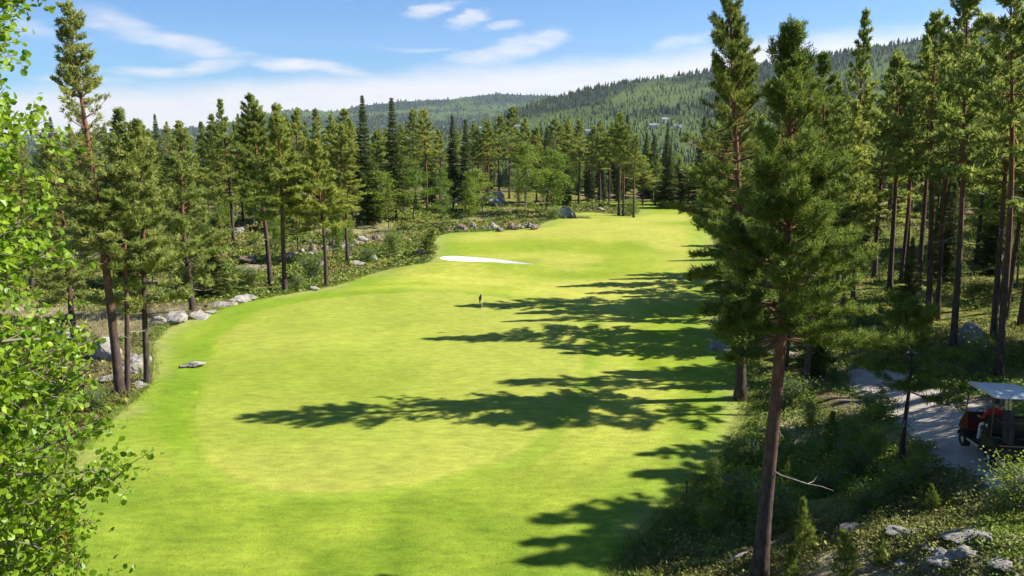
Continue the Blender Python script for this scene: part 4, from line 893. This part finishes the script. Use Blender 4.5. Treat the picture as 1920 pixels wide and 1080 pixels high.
# ------------------------------------------------------------------ golf cart, bags and driver
M['cart_red'] = plain('cart_red_paint', (.09, .005, .006), .55, 0, .25, .08); M['cart_dark'] = plain('cart_dark_green_paint', (.012, .018, .017), .5, 0, .3, .1); M['black'] = plain('black_plastic', (.015, .015, .016), .5); M['tyre'] = plain('tyre_rubber', (.02, .02, .02), .85)
M['roofw'] = plain('roof_white', (.80, .79, .78), .35, 0, .5, .05, 6); M['steel'] = plain('steel_tube', (.10, .10, .10), .35, .6); M['rim'] = plain('wheel_rim', (.55, .55, .55), .35, .3); M['seat'] = plain('seat_vinyl', (.03, .028, .026), .5); M['beige'] = plain('sill_plastic', (.33, .29, .22), .5)
def boxmb(c, d):
    b = MB(); b.box(c, d); return b
def cart():
    pw = P(1856, 880); fwd = Vector((.15, .989, 0)).normalized(); left = Vector((-fwd.y, fwd.x, 0))
    # rear left wheel touches the ground at pw; local origin at the middle of the wheels
    c = Vector((pw[0], pw[1], 0)) + fwd * .83 - left * .50
    zf = hz(*(c + fwd * .83)[:2]); zr = hz(*(c - fwd * .83)[:2]); c.z = (zf + zr) / 2 + .04
    rz = math.atan2(fwd.y, fwd.x); e = empty('golf_cart', c, 'golf cart with pale roof parked on the gravel path at the right edge', 'golf cart', None, rz)
    e.rotation_euler = (0, -math.atan2(zf - zr, 1.66), rz)
    def part(nm, mb, m, par=e, sm=False, bv=0.0): return obj(nm, mb.mesh('cart_' + nm, M[m], sm, bv), None, par)
    b = MB(); b.prism([(-1.18, .30), (-1.20, .55), (-1.05, .72), (-.45, .74), (-.28, .70), (-.20, .36), (.45, .34), (.62, .50), (.75, .56), (1.02, .52), (1.20, .36), (1.16, .24), (-1.1, .22)], -.56, .56); part('body', b, 'cart_dark', bv=.035)
    b = MB(); b.prism([(.50, .52), (.58, .98), (.66, 1.04), (.84, 1.0), (1.10, .74), (1.24, .50), (1.2, .42), (.8, .5)], -.55, .55); part('cowl', b, 'cart_red', bv=.04)
    b = MB(); b.box((.555, 0, .93), (.05, 1.02, .14)); part('dashboard', b, 'black', bv=.015)
    [part('sill', sb, 'beige', bv=.012) for sb in (boxmb((.12, .585, .31), (.72, .05, .07)), boxmb((.12, -.585, .31), (.72, .05, .07)))]
    b = MB(); b.box((.12, 0, .375), (.62, 1.0, .02)); part('floor_mat', b, 'black')
    b = MB(); b.box((-.30, 0, .80), (.50, 1.04, .13)); part('seat', b, 'seat', bv=.04)
    b = MB(); b.box((-.58, 0, 1.08), (.11, 1.04, .40), Matrix.Rotation(R(-10), 3, 'Y')); part('seat_back', b, 'seat', bv=.04)
    b = MB(); b.prism([(-1.08, 1.82), (-1.02, 1.875), (-.5, 1.905), (.3, 1.90), (.72, 1.86), (.80, 1.80), (.74, 1.79), (-1.02, 1.80)], -.58, .58); rf = part('roof', b, 'roofw', bv=.02)
    b = MB(); b.tube([(-.95, -.50, 1.87), (-1.0, -.50, 1.97), (-1.0, -.15, 1.97), (-.95, -.15, 1.88)], .014, 6); obj('handle', b.mesh('cart_roof_handle', M['roofw']), None, rf)
    for s in (-1, 1):
        b = MB(); b.tube([(.88, s * .50, .95), (.80, s * .51, 1.3), (.66, s * .52, 1.80)], .018, 8); part('roof_post', b, 'steel')
        b = MB(); b.tube([(-.72, s * .50, .70), (-.80, s * .51, 1.2), (-.84, s * .52, 1.81)], .018, 8); part('roof_post', b, 'steel')
        b = MB(); b.tube([(-.42, s * .53, .80), (-.40, s * .545, .99), (-.55, s * .535, 1.02)], .016, 6); part('armrest', b, 'black')
        b = MB(); b.tube([(1.13, s * .36, .66), (1.20, s * .36, .60)], [.085, .07], 14); part('headlight', b, 'rim')
        b = MB(); b.box((-1.19, s * .42, .58), (.03, .12, .07)); part('tail_light', b, 'cart_red', bv=.008)
    b = MB(); b.tube([(.56, .26, .88), (.36, .26, 1.03)], .016, 6); st = part('steering_column', b, 'black')
    b = MB(); ax = Vector((-.2, 0, .15)).normalized(); u_ = Vector((0, 1, 0)); w_ = ax.cross(u_); cc = Vector((.34, .26, 1.045))
    b.tube([cc + (u_ * math.cos(t) + w_ * math.sin(t)) * .175 for t in np.linspace(0, 2 * math.pi, 25)], .013, 6, False)
    for t in (.5, 2.6, 4.7): b.tube([cc, cc + (u_ * math.cos(t) + w_ * math.sin(t)) * .17], .01, 5)
    part('steering_wheel', b, 'black')
    b = MB(); b.box((-1.10, 0, .62), (.26, .98, .03)); b.tube([(-.85, .46, 1.25), (-1.12, .46, 1.2), (-1.12, -.46, 1.2), (-.85, -.46, 1.25)], .014, 6); part('bag_rack', b, 'steel')
    for sx in (.83, -.83):
        for s in (-1, 1):
            wv = empty_part('wheel', (sx, s * .50, .21), e)
            b = MB(); prf = [(.115, -.085), (.185, -.095), (.212, -.07), (.218, 0), (.212, .07), (.185, .095), (.115, .085)]
            n = 24; vv = [(r_ * math.cos(k * 2 * math.pi / n), y_, r_ * math.sin(k * 2 * math.pi / n)) for k in range(n) for r_, y_ in prf]; q = len(prf)
            b.add(vv, [(k * q + i, k * q + (i + 1) % q, ((k + 1) % n) * q + (i + 1) % q, ((k + 1) % n) * q + i) for k in range(n) for i in range(q)])
            obj('tyre', b.mesh('cart_tyre', M['tyre'], True), None, wv)
            b = MB(); prf = [(.0, .05), (.04, .055), (.05, .03), (.095, .035), (.115, .06), (.118, -.06), (0, -.05)]
            q = len(prf); vv = [(r_ * math.cos(k * 2 * math.pi / n), y_ * s, r_ * math.sin(k * 2 * math.pi / n)) for k in range(n) for r_, y_ in prf]
            b.add(vv, [(k * q + i, k * q + (i + 1) % q, ((k + 1) % n) * q + (i + 1) % q, ((k + 1) % n) * q + i) for k in range(n) for i in range(q - 1)])
            obj('rim', b.mesh('cart_rim', M['rim']), None, wv)
            b = MB(); prf = [R(a_) for a_ in range(15, 166, 15)]; vv = []
            for a_ in prf:
                for rr_, y_ in ((.255, .62 * s - sx * 0 - s * .0), (.255, .42 * s), (.235, .42 * s), (.235, .62 * s)): vv.append((sx + rr_ * math.cos(a_), y_, .23 + rr_ * math.sin(a_)))
            ff = [(i * 4 + j, i * 4 + (j + 1) % 4, (i + 1) * 4 + (j + 1) % 4, (i + 1) * 4 + j) for i in range(len(prf) - 1) for j in range(4)] + [(0, 1, 2, 3), tuple(len(vv) - 4 + j for j in (3, 2, 1, 0))]
            b.add(vv, ff); part('mudguard', b, 'black')
    return e
def empty_part(nm, loc, par):
    o = bpy.data.objects.new(nm, None); col.objects.link(o); o.parent = par; o.location = loc; o.empty_display_size = .1; return o
CART = cart(); bpy.context.view_layer.update(); CM = CART.matrix_basis.copy()
M['bag_black'] = plain('bag_black', (.02, .02, .022), .7); M['bag_blue'] = plain('bag_navy', (.02, .025, .06), .7); M['club'] = plain('club_steel', (.5, .5, .5), .25, .9)
for s, m, lab in ((1, 'bag_black', 'black golf bag strapped on the near side of the cart rear'), (-1, 'bag_blue', 'navy golf bag strapped on the far side of the cart rear')):
    e = empty('golf_bag', CM @ Vector((-1.10, s * .25, .64)), lab, 'golf bag'); e.rotation_euler = CART.rotation_euler
    b = MB(); b.tube([(0, 0, 0), (-.01, 0, .06), (.04, 0, .45), (.08, 0, .80), (.085, 0, .86)], [.115, .13, .12, .125, .13], 14); obj('bag_body', b.mesh('bag_body', M[m], True), None, e)
    b = MB(); b.box((-.12, 0, .30), (.09, .17, .34)); obj('pocket', b.mesh('bag_pocket', M[m], False, .03), None, e)
    for j in range(6):
        a_ = j * 1.05; x_, y_ = .085 + .06 * math.cos(a_), .06 * math.sin(a_); b = MB(); b.tube([(x_, y_, .80), (x_ + .03, y_ * 1.3, 1.06 + .03 * j)], .006, 5); b.box((x_ + .045, y_ * 1.3, 1.07 + .03 * j), (.08, .03, .05)); obj('club', b.mesh('golf_club', M['club']), None, e)
M['skin'] = plain('skin', (.42, .24, .17), .5, 0, .3, .06); M['shirt'] = plain('red_shirt', (.34, .018, .02), .8); M['trousers'] = plain('pale_trousers', (.55, .56, .62), .8); M['hair'] = plain('dark_hair', (.02, .014, .01), .6); M['shoe'] = plain('shoe_white', (.5, .5, .5), .5)
def driver():
    J = []; E = []; RD = []; MT = []
    def j(p, r, m, par=None):
        J.append(p); RD.append(r); MT.append(m); k = len(J) - 1
        if par is not None: E.append((par, k))
        return k
    pel = j((-.33, 0, .97), (.155, .13), 2); wst = j((-.36, 0, 1.14), (.135, .105), 1, pel); ch = j((-.36, 0, 1.34), (.165, .115), 1, wst); nb_ = j((-.35, 0, 1.46), (.075, .075), 1, ch); nk = j((-.335, 0, 1.525), (.052, .052), 0, nb_); hd = j((-.315, 0, 1.62), (.078, .095), 0, nk); ht = j((-.32, 0, 1.70), (.07, .085), 0, hd)
    for s in (1, -1):
        sh = j((-.36, s * .175, 1.405), (.062, .062), 1, ch); elb = j((-.20, s * .235, 1.17), (.046, .046), 1, sh); wr = j((.16, s * .17, 1.10), (.030, .030), 0, elb)
        pm = j((.235, s * .160, 1.105), (.038, .022), 0, wr)
        for q, (dy, ln) in enumerate(((.028, .055), (.010, .065), (-.010, .062), (-.028, .048))):
            a1 = j((.275, s * .155 + dy, 1.12), (.010, .010), 0, pm); a2 = j((.275 + ln * .6, s * .155 + dy, 1.105), (.009, .009), 0, a1); j((.275 + ln * .55, s * .155 + dy, 1.07), (.008, .008), 0, a2)
        t1 = j((.235, s * .118, 1.10), (.011, .011), 0, wr); j((.275, s * .105, 1.085), (.009, .009), 0, t1)
        hp = j((-.28, s * .095, .955), (.095, .095), 2, pel); kn = j((.14, s * .125, .92), (.066, .066), 2, hp); an = j((.26, s * .125, .50), (.045, .045), 2, kn); ft = j((.29, s * .125, .435), (.045, .038), 3, an); j((.43, s * .13, .415), (.042, .028), 3, ft)
    me = bpy.data.meshes.new('body'); me.from_pydata(J, E, []); o = bpy.data.objects.new('tmp', me); col.objects.link(o)
    sk = o.modifiers.new('skin', 'SKIN'); sk.use_smooth_shade = True
    if not me.skin_vertices: me.attributes.new('skin_tmp', 'FLOAT', 'POINT')
    for i, v in enumerate(me.skin_vertices[0].data if me.skin_vertices else []): v.radius = RD[i]; v.use_root = i == 0
    o.modifiers.new('sub', 'SUBSURF').levels = 1; o.modifiers['sub'].render_levels = 1
    dg = bpy.context.evaluated_depsgraph_get(); res = bpy.data.meshes.new_from_object(o.evaluated_get(dg)); bpy.data.objects.remove(o)
    res.materials.clear()
    for m in ('skin', 'shirt', 'trousers', 'shoe'): res.materials.append(M[m])
    Jn = np.array(J); seg = np.array(E); A_ = Jn[seg[:, 0]]; B_ = Jn[seg[:, 1]]
    for pl_ in res.polygons:
        c_ = np.array(pl_.center); ab = B_ - A_; t_ = np.clip(((c_ - A_) * ab).sum(1) / np.maximum((ab * ab).sum(1), 1e-9), 0, 1); k_ = np.argmin(np.linalg.norm(A_ + ab * t_[:, None] - c_, axis=1))
        pl_.material_index = MT[seg[k_, 0]] if t_[k_] < .5 else MT[seg[k_, 1]]; pl_.use_smooth = True
    off_ = Vector((0, .26, -.115 + .03))
    e = empty('person', CM @ off_, 'person in red shirt and pale trousers sitting at the cart wheel', 'person'); e.rotation_euler = CART.rotation_euler
    obj('body', res, None, e)
    bm = bmesh.new(); bmesh.ops.create_icosphere(bm, subdivisions=3, radius=1)
    bmesh.ops.delete(bm, geom=[v for v in bm.verts if (v.co.z < -.55) or (v.co.x > .45 and v.co.z < .45)], context='VERTS')
    for v in bm.verts: v.co = Vector((v.co.x * .102 - .33, v.co.y * .092, v.co.z * .118 + 1.655))
    hm = bpy.data.meshes.new('hair'); bm.to_mesh(hm); bm.free(); h_ = obj('hair', hm, M['hair'], e); h_.modifiers.new('t', 'SOLIDIFY').thickness = .015
    for s in (1, -1):
        b = MB(); b.tube([(-.315, s * .082, 1.60), (-.315, s * .094, 1.625), (-.32, s * .086, 1.655)], [.012, .018, .010], 8); obj('ear', b.mesh('ear', M['skin'], True), None, e)
        b = MB(); b.tube([(-.232, s * .034, 1.645), (-.226, s * .034, 1.645)], [.012, .008], 8); obj('eye', b.mesh('eye', M['black']), None, e)
    b = MB(); b.tube([(-.235, 0, 1.645), (-.215, 0, 1.615), (-.228, 0, 1.60)], [.010, .016, .010], 8); obj('nose', b.mesh('nose', M['skin'], True), None, e)
    b = MB(); b.tube([(-.236, -.025, 1.575), (-.230, 0, 1.573), (-.236, .025, 1.575)], [.004, .008, .004], 6); obj('mouth', b.mesh('mouth', M['cart_red'], True), None, e)
driver()

lap('farmhouses')
# ------------------------------------------------------------------ farmhouses on the far hillside
M['house_white'] = plain('white_boards', (.72, .72, .70), .7); M['house_roof'] = plain('slate_roof', (.20, .21, .23), .7); M['house_red'] = plain('barn_red', (.24, .05, .035), .8); M['pane'] = plain('window_glass', (.03, .035, .045), .15)
def house(u, v, wm, dm, hm, rz, label, wall='house_white', roof='house_roof'):
    p = P(u, v); e = empty('farmhouse', (p[0], p[1], p[2] - .5), label, 'house', None, rz)
    b = MB(); b.box((0, 0, hm / 2), (wm, dm, hm)); b.prism([(0, 0), (0, 0), (0, 0)], 0, 0) if False else None
    obj('wall', b.mesh('house_wall', M[wall]), None, e)
    b = MB(); rh = dm * .38; b.add([(-wm / 2 - .5, -dm / 2 - .6, hm - .1), (-wm / 2 - .5, dm / 2 + .6, hm - .1), (-wm / 2 - .5, 0, hm + rh), (wm / 2 + .5, -dm / 2 - .6, hm - .1), (wm / 2 + .5, dm / 2 + .6, hm - .1), (wm / 2 + .5, 0, hm + rh)], [(0, 1, 2), (3, 5, 4), (0, 2, 5, 3), (1, 4, 5, 2), (0, 3, 4, 1)])
    rf = obj('roof', b.mesh('house_roof', M[roof]), None, e); b = MB(); b.box((wm * .2, 0, hm + rh), (1, 1, 1.6)); obj('chimney', b.mesh('house_chimney', M[roof]), None, rf)
    for i in range(int(wm / 4)):
        b = MB(); b.box((-wm / 2 + 2 + i * 4, -dm / 2 - .05, hm * .55), (1.4, .16, 1.6)); obj('window', b.mesh('house_window', M['pane']), None, e)
for a in [(1246, 231, 15, 10, 8, .3, 'tall white farmhouse on the far hillside, highest of the right cluster'), (1226, 239, 20, 10, 5, .1, 'long low white building below the tall farmhouse on the far hillside'), (1270, 241, 14, 9, 5, -.3, 'white outbuilding right of the tall farmhouse on the far hillside'),
          (1108, 251, 24, 10, 6, .1, 'long white farm building low on the far hillside in the middle'), (1120, 253, 12, 9, 5, -.2, 'small white house next to the long farm building'), (898, 244, 22, 10, 6, .2, 'white house low on the far hill above the narrow spruces'), (970, 240, 14, 9, 5, 0, 'small white house on the far hill behind the tallest broad pine')]: house(*a[:2], a[2] * .85, a[3] * .8, a[4] * .95, *a[5:])

lap('far forest, one')
# ------------------------------------------------------------------ far forest, one mass on the hillsides
def far_forest():
    rng = rs(400); Ps = []; Hs = []; Cs = []; Ws = []
    def add(n, r0, r1, h0, h1, w, pw=1.0):
        r = r0 * (r1 / r0) ** (rng.rand(n) ** pw); a = np.radians(rng.uniform(-40, 42, n)); x = np.sin(a) * r; y = np.cos(a) * r
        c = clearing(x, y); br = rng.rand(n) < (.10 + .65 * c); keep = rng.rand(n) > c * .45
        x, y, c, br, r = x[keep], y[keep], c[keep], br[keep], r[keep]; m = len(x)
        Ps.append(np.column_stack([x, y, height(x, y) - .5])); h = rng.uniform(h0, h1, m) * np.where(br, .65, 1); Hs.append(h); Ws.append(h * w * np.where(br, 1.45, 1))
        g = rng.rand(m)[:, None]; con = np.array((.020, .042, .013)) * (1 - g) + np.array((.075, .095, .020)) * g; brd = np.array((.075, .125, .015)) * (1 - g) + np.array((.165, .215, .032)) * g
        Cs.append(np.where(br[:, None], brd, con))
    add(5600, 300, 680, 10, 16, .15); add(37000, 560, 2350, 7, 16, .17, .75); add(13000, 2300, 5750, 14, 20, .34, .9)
    p = np.concatenate(Ps); h = np.concatenate(Hs); w = np.concatenate(Ws); c = np.concatenate(Cs); n = len(p)
    prof = [(0, .5), (.28, 1.0)]; ns = 4; vs_ = []
    a0 = rng.rand(n) * 6.28
    for zf, rf in prof:
        for k in range(ns):
            a = a0 + k * 2 * math.pi / ns; j_ = rng.uniform(.75, 1.2, n); vs_.append(p + np.stack([np.cos(a) * w * rf * j_, np.sin(a) * w * rf * j_, h * zf], 1))
    vs_.append(p + np.stack([w * .1 * rng.normal(size=n), w * .1 * rng.normal(size=n), h], 1))
    V = np.stack(vs_, 1); nv = V.shape[1]; f = []
    for L_ in range(1):
        for k in range(ns):
            k2 = (k + 1) % ns; f += [(L_ * ns + k, L_ * ns + k2, (L_ + 1) * ns + k2), (L_ * ns + k, (L_ + 1) * ns + k2, (L_ + 1) * ns + k)]
    for k in range(ns): f.append((ns + k, ns + (k + 1) % ns, nv - 1))
    F = (np.arange(n)[:, None, None] * nv + np.array(f)[None]).reshape(-1, 3)
    o = obj('forest', tri_mesh('forest', V.reshape(-1, 3), F, M['forest'], np.repeat(c, nv, 0))); tag(o, 'mixed conifer and birch forest covering the far hillsides', 'forest', kind='stuff')
far_forest()

lap('air')
# ------------------------------------------------------------------ air
HAZE = 0.00004
if HAZE > 0:
    b = MB(); b.box((0, 0, 400), (19000, 19000, 1300)); m = bpy.data.materials.new('haze'); m.use_nodes = True; nt = m.node_tree; nt.nodes.clear()
    o_ = nt.nodes.new('ShaderNodeOutputMaterial'); vv_ = nt.nodes.new('ShaderNodeVolumePrincipled'); vv_.inputs['Color'].default_value = (.70, .83, 1.0, 1); vv_.inputs['Density'].default_value = HAZE; vv_.inputs['Anisotropy'].default_value = .2
    nt.links.new(vv_.outputs[0], o_.inputs['Volume']); h = obj('haze', b.mesh('haze', m)); tag(h, 'thin summer haze over the valley', 'haze', kind='stuff')
tot = {}
for o in bpy.data.objects:
    if o.type == 'MESH': tot[o.data.name] = sum(len(p_.vertices) - 2 for p_ in o.data.polygons) if len(o.data.polygons) < 3000 else len(o.data.loops) - 2 * len(o.data.polygons)
print('TRIS', sum(tot.values()), 'OBJ', len(bpy.data.objects))
lap('end')
